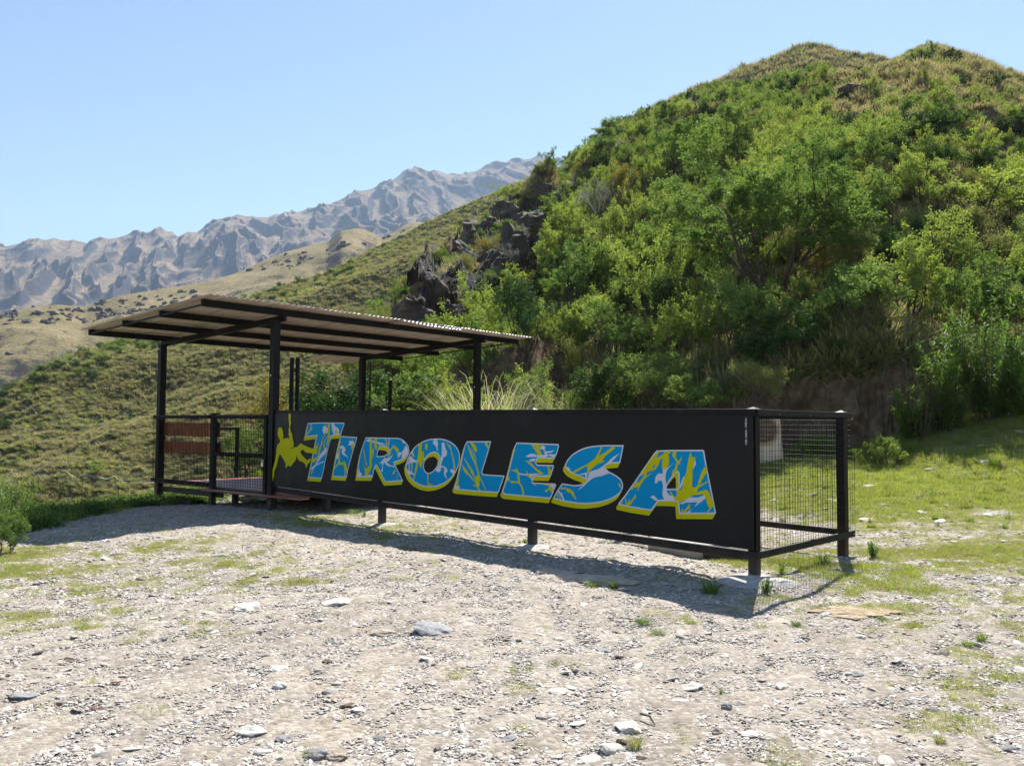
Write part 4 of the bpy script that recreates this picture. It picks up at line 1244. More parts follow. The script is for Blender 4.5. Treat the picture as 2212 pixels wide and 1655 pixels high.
# flat sandy stone set in the ground and the eroded ledge
q = on_ground(1862, 1322)
me = rock_mesh(55, 0.10, 0.5, 5)
for v_ in me.vertices:
    c_ = v_.co; k_ = 1 + 0.35 * float(noise(c_.x * 5, c_.y * 5)) + .15 * float(noise(c_.x * 16, c_.y * 16)); v_.co = (c_.x * k_, c_.y * k_, c_.z + .012 * float(noise(c_.x * 20, c_.y * 20)))
me.materials.append(simple('ochre_crumbling_stone', (0.33, 0.25, 0.165), 0.9, 0, 0.3, 14, 0.9))
single('flat_stone', me, (q[0], q[1], q[2] - .004), (0.0, 0, 0.1), (0.62, 0.46, 0.35), 'flat crumbling ochre stone level with the gravel right of the fence', 'stone')
q1 = on_ground(1195, 1240); q2 = on_ground(1365, 1270)
for k_, (t_, s_) in enumerate(((0.12, .34), (0.42, .42), (0.80, .34))):
    q = q1 * (1 - t_) + q2 * t_
    me = rock_mesh(140 + k_, 0.30, 0.5, 3); me.materials.append(M['rock_tan'])
    single('ledge_rock', me, (q[0], q[1] + .06, g1(q[0], q[1]) + 0.01), (0.05, 0, -0.25 + .1 * k_), (s_ * 1.6, s_ * 0.8, s_ * 0.7),
           ['left piece of the low eroded ledge in the banner shadow', 'middle piece of the low eroded ledge in the banner shadow', 'right piece of the low eroded ledge beside a grass tuft'][k_], 'rock', 'eroded ledge below the banner')

# ================================================================== rocks that stand out in the gravel
ROCKS = [  # px, py, width px, height ratio, colour, label
 (538,1315,50,.45,'w','white wedge-shaped rock with a dark broken left face, in the open gravel'),
 (937,1365,76,.30,'g','largest flat grey slab, lying in dry grass in the middle gravel'),
 (828,1370,46,.32,'t','pinkish tan flat rock left of the large grey slab'),
 (724,1303,56,.30,'w','ragged white rock at the upper end of the white rock vein'),
 (700,1340,24,.3,'w','white rock in the middle of the vein below the ragged white rock'),
 (739,1283,18,.4,'b','small dark brown rock just above the ragged white rock'),
 (250,1200,22,.35,'b','dark flat rock in pale grass left of centre near the canopy shadow'),
 (476,1201,32,.30,'g','flat grey rock left of the canopy post, in thin grass'),
 (546,1588,46,.55,'w','cream boulder near the bottom edge, left of the round grey rock'),
 (615,1600,30,.6,'g','rounded grey rock right of the cream boulder'),
 (684,1635,48,.42,'g','angular grey rock at the bottom edge of the picture'),
 (727,1640,36,.5,'t','tan rock at the bottom edge right of the angular grey rock'),
 (607,1640,24,.8,'w','narrow white upright rock at the bottom edge'),
 (568,1628,34,.5,'w','low cream rock at the bottom edge below the cream boulder'),
 (749,1526,26,.45,'b','brown angular rock below the white rock with a dark hollow'),
 (714,1496,28,.55,'w','white rock with a dark hollow under its left side'),
 (732,1440,24,.5,'w','small bright white rock at the foot of the white vein'),
 (708,1432,18,.6,'b','dark rock left of the small bright white rock'),
 (605,1449,36,.35,'w','pale flat rock left of the vein, above the pebble cluster'),
 (605,1486,28,.6,'w','whitish rock on top of the pebble cluster'),
 (221,1638,32,.35,'g','dark grey flat rock at the bottom edge on the left'),
 (263,1645,26,.4,'g','mid grey rock beside the dark flat one at the bottom left'),
 (7,1469,20,.6,'t','tan rock at the far left edge of the picture'),
 (50,1506,52,.30,'g','dark half-buried slab near the left edge'),
 (451,1326,24,.35,'w','cream flat rock left of the white wedge-shaped rock'),
 (149,1424,18,.5,'b','dark brown rock alone in the left gravel'),
 (893,1190,14,.8,'b','small brown block standing at the edge of the banner shadow'),
 (211,1533,28,.35,'b','rust brown flat rock in the lower left gravel'),
 (355,1382,16,.5,'g','dark grey rock between the two left rusty rocks'),
 (420,1560,16,.4,'g','small grey rock in the lower middle gravel'),
 (1356,1578,52,.55,'w','largest white rock, with a brown rock in front of it'),
 (1319,1620,54,.50,'w','white angular rock at the bottom, left of the brown one'),
 (1345,1608,24,.8,'b','brown pointed rock between the two big white rocks'),
 (1271,1645,46,.35,'w','low white rock at the bottom edge, leftmost of the white group'),
 (1389,1640,26,.5,'b','brown grey rock right of the white group at the bottom'),
 (1495,1489,42,.42,'w','long white rock beside a small grass tuft'),
 (1475,1521,42,.28,'w','long pale flat rock below the long white rock'),
 (1570,1531,20,.9,'g','grey upright rock standing in the right gravel'),
 (1734,1519,22,.45,'w','white flat rock in the smooth right gravel'),
 (1303,1407,28,.45,'g','dark grey rock right of the large slab, first of a pair'),
 (1341,1423,26,.40,'b','dark rock right of the dark grey one, second of the pair'),
 (1389,1340,30,.30,'g','pale grey slab just in front of the banner shadow'),
 (1860,1458,32,.35,'g','grey slab right of the dry grass patch'),
 (1885,1403,22,.40,'t','light rock above the grey slab in the right gravel'),
 (1550,1585,18,.9,'t','tan pointed rock below the upright grey rock'),
 (1623,1588,42,.25,'w','cream flat rock sunk level with the gravel at the lower right'),
 (2016,1536,24,.45,'g','dark rock near the right edge'),
 (2185,1620,34,.35,'g','dark grey slab at the bottom right corner'),
 (1646,1445,20,.35,'g','dark flat stone in the middle of the right gravel'),
 (1356,1275,42,.30,'g','grey rock beside the grass tuft at the end of the ledge'),
 (1535,1345,14,.7,'g','small grey cone of rock in front of the banner shadow corner'),
 (1200,1497,40,.2,'w','broad white patch of rock level with the gravel'),
 (2130,1000,30,.4,'w','pale flat rock in the meadow next to a lush grass tuft'),
 (1940,1010,13,.7,'g','small grey rock alone in the meadow'),
 (1975,1017,15,.45,'w','first of two pale rocks in the meadow right of the fence'),
 (2009,1016,18,.35,'w','longer pale rock in the meadow, right of its neighbour'),
 (2096,1027,14,.5,'g','grey rock in the meadow below the pale flat one'),
 (1967,1035,16,.4,'w','low white rock in the meadow nearest the fence'),
 (1997,1033,12,.6,'t','tan rock in the meadow between the white ones'),
 (2121,964,20,.3,'w','flat rock at the top of the meadow, by the shrub shade'),
 (455,1640,26,.45,'t','tan rock at the bottom edge left of the cream boulder'),
 (1010,1625,30,.3,'w','flat pale rock at the bottom edge near the middle'),
 (1100,1598,26,.4,'g','grey rock in the bottom middle gravel'),
 (1480,1632,26,.4,'t','tan rock at the bottom edge right of the white group'),
 (820,1598,24,.45,'g','dark rock in the bottom gravel right of the angular grey rock'),
]
rmats = {'w': M['rock_white'], 'g': M['rock_grey'], 't': M['rock_tan'], 'b': M['rock_brown']}
rbase = [rock_mesh(200 + i, 0.9, 0.5, 3) for i in range(9)]
for m_ in rbase: m_.polygons.foreach_set('use_smooth', [False] * len(m_.polygons))
rk = {}
for i, (px, py, wpx, hr, cl, lb) in enumerate(ROCKS):
    q = on_ground(px, py)
    w_ = wpx / FPX * q[1]
    key = (i % 9, cl)
    if key not in rk:
        me = rbase[i % 9].copy(); me.materials.append(rmats[cl]); rk[key] = me
    hgt = w_ * max(hr, .3) * 1.1
    single('rock', rk[key], (q[0], q[1], q[2] + hgt * 0.05), (random.uniform(-.15, .15), random.uniform(-.15, .15), random.uniform(-.35, .35)),
           (w_ * 1.32, w_ * random.uniform(.85, 1.2), hgt * 1.25), lb, 'rock', 'rocks lying in the gravel')
# the thin twig
q = on_ground(1383, 1556); q2 = on_ground(1415, 1573)
tw = MB().tube([q + [0, 0, .03], (q + q2) / 2 + [0.01, 0, .035], q2 + [0, 0, .012]], [0.006, 0.005, 0.003], 5).build('twig', M['bark'])
tag(tw, 'thin dry twig lying beside the largest white rock', 'twig')

# ---------------------------------------------------------------- gravel
gp = []
for i in range(10):
    me = rock_mesh(300 + i, [0.45, 0.6, 0.35, 0.55, 0.4][i % 5], 0.3, 1 if i < 7 else 2)
    me.materials.append(M['gravel']); gp.append(me)
def sector(n, y0, y1, margin=1.15, pw=1.0):
    """points over the view sector between two distances, denser close by"""
    u_ = rng.random(n)
    y = (y0 ** pw + (y1 ** pw - y0 ** pw) * u_) ** (1 / pw) if pw else y0 * (y1 / y0) ** u_
    x = (rng.random(n) * 2 - 1) * 0.605 * margin * y + rng.uniform(-.3, .3, n)
    return x, y
def gravel(n, y0, y1, smin, smax, pw, thr=0.55):
    x, y = sector(n, y0, y1, 1.2, pw)
    g_ = grass_amount(x, y)
    cl = fbm(x * 0.8 + 40, y * 0.8, 4, 0.6)
    keep = (g_ < thr + rng.random(n) * 0.4) & (rng.random(n) < 0.82 + 0.55 * cl) & (x > -7.0)
    x, y = x[keep], y[keep]
    s = smin * (smax / smin) ** (rng.random(len(x)) ** 2.1)
    return x, y, s
parts = [gravel(230000, 2.9, 7.5, 0.007, 0.032, 0.4), gravel(120000, 6.5, 17, 0.016, 0.045, 0.6), gravel(1500, 3.2, 13, 0.035, 0.09, 0.8, .3)]
x = np.concatenate([p[0] for p in parts]); y = np.concatenate([p[1] for p in parts]); s = np.concatenate([p[2] for p in parts])
z = G(x, y) + s * 0.04
n = len(x)
scatter('gravel', np.stack([x, y, z], -1), np.stack([rng.normal(0, .2, n), rng.normal(0, .2, n), rng.uniform(0, 6.28, n)], -1),
        np.stack([s * rng.uniform(.9, 1.7, n), s * rng.uniform(.7, 1.1, n), s * rng.uniform(.45, .95, n)], -1), rng.integers(0, 10, n), gp,
        'loose pale gravel and stone chips covering the terrace')

# ---------------------------------------------------------------- grass
def blades(n, R0, h, w, droop, seed, segs=2, splay=0.6, hv=0.4):
    r_ = np.random.default_rng(seed)
    a = r_.uniform(0, 2 * np.pi, n); rr = R0 * np.sqrt(r_.random(n))
    base = np.stack([rr * np.cos(a), rr * np.sin(a), np.full(n, -0.02 * h)], -1)
    dira = a + r_.normal(0, .7, n)
    lean = np.abs(r_.normal(0, splay, n)) * (0.35 + rr / max(R0, 1e-6))
    H = h * (1 - hv * r_.random(n))
    wd = np.stack([-np.sin(dira + r_.normal(0, .6, n)), np.cos(dira), np.zeros(n)], -1)
    out, tone = [], []
    tn = r_.random(n)
    P = [base]
    ang = lean.copy()
    for k in range(segs):
        st = H / segs
        d = np.stack([np.cos(dira) * np.sin(ang), np.sin(dira) * np.sin(ang), np.cos(ang)], -1)
        P.append(P[-1] + d * st[:, None]); ang = ang + droop * (0.6 + 0.8 * r_.random(n)) * (k + 1) / segs
    for k in range(segs):
        w0 = w * (1 - k / segs * 0.7) / 2; w1 = w * (1 - (k + 1) / segs * 0.92) / 2
        out.append(np.stack([P[k] - wd * w0, P[k] + wd * w0, P[k + 1] + wd * w1, P[k + 1] - wd * w1], 1)); tone.append(tn)
    return np.concatenate(out), np.concatenate(tone)
def grass_mesh(name, mats, dryshare, *a, **k):
    q, t_ = blades(*a, **k)
    n_ = len(q)
    mi = (np.tile(np.random.default_rng(1).random(a[0]) < dryshare, n_ // a[0])).astype(np.int32)
    return quads_mesh(name, q, None, t_, mats=mats, midx=mi)
GM = [M['grass_green'], M['grass_dry']]
turf = [grass_mesh('turf', GM, d_, 46, R_, h_, .0045, .5, 20 + i) for i, (d_, R_, h_) in enumerate([(.15, .09, .07), (.25, .11, .06), (.35, .10, .09), (.7, .09, .05), (.85, .10, .05), (.1, .07, .13)])]
def grassfield(n, y0, y1, pw):
    x, y = sector(n, y0, y1, 1.2, pw)
    g_ = grass_amount(x, y)
    keep = (rng.random(n) < np.clip(g_ * 1.25 - 0.10, 0, 1)) & (x > -8.5)
    return x[keep], y[keep], g_[keep]
A_ = grassfield(52000, 3.2, 9, 0.9); B_ = grassfield(60000, 8, 20, 1.2)
x = np.concatenate([A_[0], B_[0]]); y = np.concatenate([A_[1], B_[1]]); g_ = np.concatenate([A_[2], B_[2]])
n = len(x)
lush = smooth(9.5, 13, y) * smooth(2.5, 5, x) + 0.6 * np.exp(-(((x - 2.9) / .9) ** 2 + ((y - 7.6) / .8) ** 2)) + smooth(-5.6, -6.4, x)
pick = np.where(rng.random(n) < 0.12 + 0.80 * lush, rng.integers(0, 3, n), np.where(rng.random(n) < .25, 2, rng.integers(3, 5, n)))
pick = np.where(rng.random(n) < 0.03 + .06 * lush, 5, pick)
s = rng.uniform(.55, 1.15, n) * (0.30 + 0.22 * g_ + 0.50 * np.clip(lush, 0, 1))
scatter('short_grass', np.stack([x, y, G(x, y)], -1), np.stack([np.zeros(n), np.zeros(n), rng.uniform(0, 6.28, n)], -1), np.stack([s * 1.1, s * 1.1, s], -1), pick, turf,
        'short patchy grass on the terrace and meadow')
x, y = sector(900, 8.5, 19, 1.2, 1.4)
ok = (x > 2.6) & (grass_amount(x, y) > .35); x, y = x[ok], y[ok]; n = len(x); s = rng.uniform(.06, .17, n) * smooth(8, 12, y)
TW = [grass_mesh('tall_grass', [M['leaf_mid'], M['grass_dry']], .3, 60, .25, 1.0, .05, .5, 61, 3), grass_mesh('tall_grass', [M['grass_green'], M['grass_dry']], .6, 40, .15, 1.4, .05, .3, 62, 3),
      grass_mesh('tall_grass', [M['leaf_mid'], M['grass_green']], .5, 80, .4, .7, .09, .8, 63, 2)]
scatter('meadow_weeds', np.stack([x, y, G(x, y)], -1), np.stack([np.zeros(n), np.zeros(n), rng.uniform(0, 6.28, n)], -1), np.stack([s, s, s], -1), rng.integers(0, 3, n), TW, 'taller weeds and seed stalks dotted over the meadow')
x, y = sector(500, 9.0, 18, 1.2, 1.2)
ok = (x > 3.2) & (grass_amount(x, y) > .3); x, y = x[ok], y[ok]; n = len(x); s = .05 + .13 * rng.random(n) ** 3
scatter('meadow_stones', np.stack([x, y, G(x, y) + s * .1], -1), np.stack([rng.normal(0, .15, n), rng.normal(0, .15, n), rng.uniform(0, 6.28, n)], -1), np.stack([s * 1.4, s, s * .8], -1), rng.integers(7, 10, n), gp, 'small pale stones lying in the meadow grass')
# lush weeds and low herbs along the shaded terrace edge
def leaf_quads(c, size, aspect, r_, up=0.0, var=0.35):
    n_ = len(c)
    a = r_.normal(size=(n_, 3)); a[:, 2] *= (1 - up) * .8; a /= np.linalg.norm(a, axis=1)[:, None] + 1e-9
    b = np.cross(a, r_.normal(size=(n_, 3))); b /= np.linalg.norm(b, axis=1)[:, None] + 1e-9
    s_ = size * (1 - var + 2 * var * r_.random(n_))
    a = a * s_[:, None] / 2; b = b * s_[:, None] * aspect / 2
    return np.stack([c - a, c + b * .9 - a * .1, c + a, c - b * .9 - a * .1], 1)
def herb(seed, h=.3, n_=170, L=.055):
    r_ = np.random.default_rng(seed)
    c = r_.normal(size=(n_, 3)) * np.array([h * .5, h * .5, h * .32]); c[:, 2] = np.abs(c[:, 2])
    q = leaf_quads(c, L, .5, r_)
    return quads_mesh('herb', q, None, r_.random(n_), mats=[M['leaf_dark'] if seed % 2 else M['leaf_mid']])
herbs = [herb(s_) for s_ in (1, 2, 3, 4)] + [grass_mesh('blade', GM, .1, 30, .08, .38, .009, .7, 77)]
n = 2600
y = rng.uniform(7.5, 21, n)
ex = -6.75 + 0.35 * np.sin(y * 0.9) + 1.0 * smooth(15.4, 20, y) - 2.8 * smooth(10.4, 6.5, y)
x = ex + rng.normal(0.12, 0.55, n) - 0.05
ok = x < ex + 0.85 + .3 * noise(y * 1.3, y * 0)
x, y = x[ok], y[ok]
# under the deck too
m2 = 300
x = np.concatenate([x, rng.uniform(-6, -3.4, m2)]); y = np.concatenate([y, rng.uniform(14.6, 17.6, m2)])
inside = ((x - P1[0]) * V2[0] + (y - P1[1]) * V2[1] > 0.1)
ok = inside | (x < -5.5)
x, y = x[ok], y[ok]; n = len(x); s = rng.uniform(.3, .75, n)
s = np.where((x > -5.6), s * .45, s)
scatter('edge_weeds', np.stack([x, y, G(x, y)], -1), np.stack([np.zeros(n), np.zeros(n), rng.uniform(0, 6.28, n)], -1), np.stack([s, s, s], -1), rng.integers(0, 5, n), herbs,
        'dense low green weeds along the edge of the terrace')

# single tufts and weeds
TUFTS = [ # px, py, height px, mesh kind, label
 (1535,1283,42,'t','dark green grass tuft in the banner shadow left of the near footing'),
 (1655,1285,34,'w','leafy weed just right of the near footing'),
 (1690,1240,34,'s','spiky pale green weed under the wire mesh end'),
 (1775,1222,40,'t','tall grass tuft under the wire mesh end beside the far corner post'),
 (1885,1205,34,'w','bright green weed right of the far corner post'),
 (1325,1272,22,'t','yellow green grass tuft at the end of the eroded ledge'),
 (1280,1268,16,'t','small grass tuft on the eroded ledge'),
 (1390,1350,18,'t','low grass tuft in front of the banner shadow corner'),
 (1420,1372,16,'t','flat grass tuft below the shadow corner'),
 (1720,1352,14,'t','small round grass tuft left of the ochre stone'),
 (1905,1338,10,'t','dark grass patch on the edge of the ochre stone'),
 (2120,1385,24,'t','lush green grass tuft in the right gravel'),
 (1372,1615,34,'d','dry grass tuft right of the white rock group at the bottom'),
 (2030,1605,24,'d','dry grass tuft at the lower right'),
 (1557,1500,18,'s','small grey green weed in the right gravel'),
 (1495,1350,12,'t','tiny tuft near the dark cone of rock'),
 (765,1110,14,'t','dark spiky tuft in the grass strip, left of its twin'),
 (788,1115,18,'s','dark spiky weed in the grass strip below the banner'),
 (1970,975,38,'t','dark narrow grass tuft standing in the meadow'),
 (1760,985,62,'c','tall green grass clump behind the wire mesh'),
 (1722,990,40,'c','small grass clump left of the tall one behind the mesh'),
 (1800,990,58,'c','tall green grass clump just left of the far corner post'),
 (190,1108,44,'t','upright dark reed tuft on the terrace edge'),
 (2150,1010,34,'c','lush arching grass tuft in the meadow beside the pale rock'),
 (2090,1395,14,'t','low grass patch at the right edge'),
 (440,1347,10,'t','tiny green tuft in the left gravel'),
 (1930,925,22,'w','low leafy weed in the meadow at the edge of the shade'),
 (1135,1175,20,'s','small weed right of the middle banner post'),
]
TM = [M['leaf_mid'], M['grass_green']]
tm_ = {'t': grass_mesh('tuft', TM, .25, 150, .30, 1.0, .035, .9, 5, 3), 'd': grass_mesh('tuft', GM, .6, 150, .35, 1.0, .035, .9, 6, 3),
       'c': grass_mesh('tuft', TM, .35, 300, .30, 1.0, .022, .55, 8, 4, .30), 's': grass_mesh('weed', TM, .1, 40, .06, 1.0, .10, .5, 9, 3, .9)}
def weedmesh():
    r_ = np.random.default_rng(12); qs = []; ex_ = MB()
    for i in range(26):
        a = r_.uniform(0, 6.28); rr = r_.uniform(0, .35); h = r_.uniform(.5, 1.0)
        b0 = np.array([rr * .28 * math.cos(a), rr * .4 * math.sin(a), 0]); t0 = np.array([rr * 1.3 * math.cos(a), rr * 1.3 * math.sin(a), h])
        ex_.tube([b0, t0], [.01, .004], 3)
        k = 16; tt_ = r_.uniform(.15, 1, k)
        c = b0 + (t0 - b0) * tt_[:, None] + r_.normal(0, .05, (k, 3)); qs.append(leaf_quads(c, .17, .35, r_))
    return quads_mesh('weed', np.concatenate(qs), None, None, mats=[M['leaf_mid'], M['bark']], extra=ex_)
tm_['w'] = weedmesh()
for i, (px, py, hpx, kd, lb) in enumerate(TUFTS):
    q = on_ground(px, py); h_ = hpx / FPX * q[1] * 1.1
    wf = 1.8 if (hpx < 20 and kd != 's') else 1.0
    single('grass_tuft' if kd in 'tdc' else 'weed', tm_[kd], tuple(q), (0, 0, i * 1.3), (h_ * wf, h_ * wf, h_), lb, 'grass tuft' if kd in 'tdc' else 'weed')

# ================================================================== shrubs
def grow(seed, h, spread, stems=6, levels=3, kids=3, wob=0.25, up=0.25, thick=0.03, lean=(0.15, 0.9), base=.12, klen=.55):
    """branching stems; returns tubes and the outer twigs"""
    r_ = random.Random(seed); tb = MB(); twigs = []
    def br(p, d, L, rad, lev):
        pts = [p]; dd = d.copy(); n_ = 4 if lev else 3
        for i in range(n_):
            dd = (dd + Vector((r_.gauss(0, wob), r_.gauss(0, wob), r_.gauss(0, wob) + up)) * (0.5)).normalized()
            pts.append(pts[-1] + dd * L / n_)
        rads = [rad * (1 - .55 * i / n_) for i in range(n_ + 1)]
        if rad > 0.004: tb.tube(pts, rads, 4 if rad > .02 else 3, cap=False)
        if lev == 0: twigs.append(pts); return
        for k_ in range(kids + (1 if r_.random() < .5 else 0)):
            t_ = r_.uniform(.35, 1.0); i = min(int(t_ * n_), n_ - 1); f = t_ * n_ - i
            q = pts[i].lerp(pts[i + 1], f)
            side = Vector((r_.gauss(0, 1), r_.gauss(0, 1), r_.gauss(0, .6))).normalized()
            nd = (dd * .75 + side * .75 * spread).normalized()
            br(q, nd, L * klen * r_.uniform(.7, 1.2), rads[i] * .55, lev - 1)
    for s_ in range(stems):
        a = s_ / stems * 6.28 + r_.uniform(-.4, .4); ln = r_.uniform(*lean)
        d = Vector((math.cos(a) * math.sin(ln), math.sin(a) * math.sin(ln), math.cos(ln)))
        br(Vector((math.cos(a) * base * r_.random(), math.sin(a) * base * r_.random(), -.15)), d, h * .52 * r_.uniform(.8, 1.15), thick * r_.uniform(.7, 1.2), levels)
    return tb, twigs

def shrub_protos(kind, seed, leafm, h=2.6, nleaf=6500, lsize=.075, aspect=.55, spread=1.0, stems=6, up=.25, barkm=None, rad=.07, clump=False, flowers=None, fl=.03, **kw):
    tb, tw_ = grow(seed, h, spread, stems=stems, up=up, **kw)
    r_ = np.random.default_rng(seed)
    tp = np.array([[tuple(p) for p in t_] for t_ in tw_])            # (n, 4, 3)
    nt_ = len(tp); k = r_.integers(0, nt_, nleaf); u_ = r_.random(nleaf) ** .8 * 2.999; i = u_.astype(int); f = (u_ - i)[:, None]
    c = tp[k, i] * (1 - f) + tp[k, i + 1] * f
    c = c + r_.normal(0, rad, (nleaf, 3)) * (0.5 + .9 * r_.random((nleaf, 1)))
    mats = [leafm]; mi = np.zeros(nleaf, np.int32)
    if flowers:
        mats.append(flowers); mi = (r_.random(nleaf) < fl).astype(np.int32)
    q = leaf_quads(c, lsize, aspect, r_, .15)
    tone = np.clip(r_.random(nt_)[k] * .6 + r_.random(nleaf) * .4, 0, 1)
    top = max(c[:, 2].max(), .1); wid = max(np.abs(c[:, :2]).max(), .1)
    fol = quads_mesh('foliage', q, None, tone, mats=mats, midx=mi)
    st = tb.mesh('stems', [barkm or M['bark']])
    comb = quads_mesh('shrub', q, None, tone, mats=[leafm, barkm or M['bark']], extra=tb)
    return dict(kind=kind, fol=fol, st=st, comb=comb, h=float(np.percentile(c[:, 2], 98)), w=float(np.percentile(np.abs(c[:, :2]), 97)))

PR = []
for sd in (1, 2, 3):
    PR.append(shrub_protos('bright', sd, M['leaf_bright'], nleaf=8500, lsize=.066, stems=7, spread=1.1, thick=.028, rad=.042))
for sd in (4, 5, 6):
    PR.append(shrub_protos('mid', sd, M['leaf_mid'], nleaf=8500, lsize=.066, stems=7, spread=1.1, thick=.03, rad=.045))
for sd in (7, 8):
    PR.append(shrub_protos('dark', sd, M['leaf_dark'], nleaf=8000, lsize=.08, stems=7, spread=1.2, thick=.03, rad=.055))
for sd in (9, 10):
    PR.append(shrub_protos('olive', sd, M['leaf_olive'], h=1.7, nleaf=6500, lsize=.05, stems=10, spread=1.2, thick=.02, rad=.07, lean=(.1, 1.15)))
PR.append(shrub_protos('grey', 11, M['leaf_grey'], h=1.7, nleaf=3000, lsize=.05, stems=9, spread=1.1, thick=.02, rad=.05, lean=(.1, 1.0), barkm=M['deadbark']))
PR.append(shrub_protos('yellow', 12, M['leaf_yellow'], h=1.8, nleaf=4500, lsize=.06, stems=9, spread=1.2, thick=.02, rad=.07, lean=(.1, 1.1)))
PK = {}
for p_ in PR: PK.setdefault(p_['kind'], []).append(p_)
BIG = shrub_protos('mid', 31, M['leaf_mid'], h=5.6, nleaf=40000, lsize=.080, stems=8, levels=4, kids=3, spread=1.05, thick=.065, rad=.07, lean=(.15, .95), klen=.52, base=.4, up=.22)
TREE = shrub_protos('dark', 33, M['leaf_dark'], h=3.2, nleaf=15000, lsize=.075, stems=5, levels=4, kids=3, spread=1.0, thick=.05, rad=.10, lean=(.1, .8), klen=.55, up=.25)
FLOW = shrub_protos('dark', 35, M['leaf_dark'], h=2.8, nleaf=9000, lsize=.075, stems=6, levels=3, kids=4, spread=1.1, thick=.03, rad=.10, flowers=M['petal_blue'], fl=.02)
WHITEF = shrub_protos('mid', 37, M['leaf_mid'], h=1.4, nleaf=3800, lsize=.045, stems=7, spread=1.1, thick=.014, rad=.05, flowers=M['petal'], fl=.03)

NAMES = {'bright': 'bright_shrub', 'mid': 'green_shrub', 'dark': 'dark_shrub', 'olive': 'olive_shrub', 'grey': 'grey_shrub', 'yellow': 'yellow_shrub'}
HUE = {'bright': 'bright yellow-green', 'mid': 'mid green', 'dark': 'deep green', 'olive': 'dull olive', 'grey': 'silvery grey', 'yellow': 'yellowish'}
def place(pr, loc_, hgt, width, label, cat='shrub', parts=True, group=None, rz=None, name=None):
    sz = hgt / pr['h']; sx = width / 2 / pr['w']
    rz = random.uniform(0, 6.28) if rz is None else rz
    nm = name or 'shrub'
    if not parts:
        return single(nm, pr['comb'], tuple(loc_), (0, 0, rz), (sx, sx, sz), label, cat, group)
    e = empty(nm, tuple(loc_), rz); e.scale = (sx, sx, sz)
    tag(e, label, cat, group)
    for k_, me in (('stems', pr['st']), ('foliage', pr['fol'])):
        o = bpy.data.objects.new(k_, me); COL.objects.link(o); o.parent = e
    return e
PLACED = []      # (x, y, radius)
def put(px, pyb, hpx, wpx, pr, label, Y=None, cat='shrub', sink=0.0, name=None, grow_=1.08):
    if Y is None: q = near.hit(px, pyb)
    else:
        q = at(px, pyb, Y); 
    h_ = hpx / FPX * q[1] * grow_; w_ = wpx / FPX * q[1] * grow_
    place(pr, (q[0], q[1], q[2] - sink), h_, w_, label, cat, True, name=name)
    PLACED.append((q[0], q[1], w_ * (.38 if w_ < 5 else .12)))
    return q
# the ones that stand out
put(1665, 640, 285, 400, BIG, 'largest spreading green tree on the hillside, with dark fanned branches', cat='tree', name='spreading_tree')
put(695, 905, 150, 180, TREE, 'deep green feathery tree between the twin posts and the back canopy post', Y=22.0, cat='tree', name='feathery_tree', sink=1.6, grow_=1.5)
put(800, 905, 120, 120, PK['dark'][0], 'deep green bush behind the back canopy post', Y=23.5, sink=1.0, grow_=1.3)
put(905, 905, 140, 175, PK['mid'][0], 'broad mid green bush left of the arching grass clump', Y=22.5, sink=.5, grow_=1.15)
put(899, 895, 34, 60, PK['bright'][1], 'small bright green bush just above the banner', Y=19.5, sink=.4, grow_=1.4)
put(578, 930, 130, 105, PK['yellow'][0], 'yellowish bush left of the twin posts, behind the tall front post', Y=24, sink=.4)
put(530, 1022, 115, 105, PK['mid'][1], 'mid green bush behind the entrance gate', Y=19.5, sink=.3)
put(565, 1045, 60, 70, PK['bright'][2], 'bright green bush seen through the lower part of the gate', Y=18.8, sink=.4)
put(480, 1075, 70, 60, PK['bright'][0], 'light green bush below the deck edge behind the mesh panel', Y=18.3, sink=.3, grow_=1.0)
put(1150, 868, 110, 95, PK['mid'][0], 'mid green bush just right of the arching grass clump', Y=21.5, sink=.8, grow_=1.3)
put(975, 868, 110, 100, PK['bright'][0], 'bright green bush just left of the arching grass clump', Y=21.5, sink=.8, grow_=1.25)
put(1300, 862, 110, 120, PK['dark'][0], 'deep green bush behind the two slender grass clumps', Y=20.6, sink=.6, grow_=1.2)
put(1420, 850, 110, 130, PK['mid'][1], 'mid green bush at the left foot of the earth bank', Y=20.0, sink=.5, grow_=1.2)
put(1132, 772, 155, 115, FLOW, 'deep green bush sprinkled with pale blue flowers above the canopy end', name='flowering_shrub')
put(1025, 728, 112, 125, PK['bright'][1], 'bright green bush right behind the canopy roof edge')
put(1098, 645, 72, 105, PK['bright'][0], 'bright yellow-green bush right of the bleached dead tree')
put(1215, 570, 110, 140, PK['bright'][2], 'tall pale green bush under the dark rock face')
put(1238, 700, 165, 150, PK['mid'][2], 'mid green bush with fine dark stems above the flowering bush')
put(1415, 690, 160, 150, PK['bright'][0], 'bright green bush with visible stems, lower left of the spreading tree')
put(1295, 460, 62, 78, PK['grey'][0], 'silvery grey bush left of the yellowish one on the rocky spur')
put(1345, 420, 55, 62, PK['yellow'][0], 'yellowish round bush beside the silvery grey one')
put(1372, 462, 42, 62, PK['yellow'][0], 'lower yellowish bush right of the silvery grey one')
put(1083, 572, 40, 58, PK['grey'][0], 'small silvery bush right of the bleached dead tree')
put(1045, 560, 40, 70, PK['yellow'][0], 'yellowish bush among the branches of the dead tree')
put(1580, 790, 200, 170, PK['mid'][0], 'mid green bush overhanging the left end of the earth bank')
put(1480, 800, 150, 150, PK['bright'][1], 'bright green bush low on the slope left of the earth bank')
put(1340, 800, 130, 150, PK['mid'][1], 'mid green bush low on the slope behind the banner middle')
put(1830, 735, 150, 190, PK['mid'][2], 'broad mid green bush hanging over the top of the earth bank')
put(1700, 800, 120, 190, PK['dark'][1], 'deep green bush hanging over the middle of the earth bank')
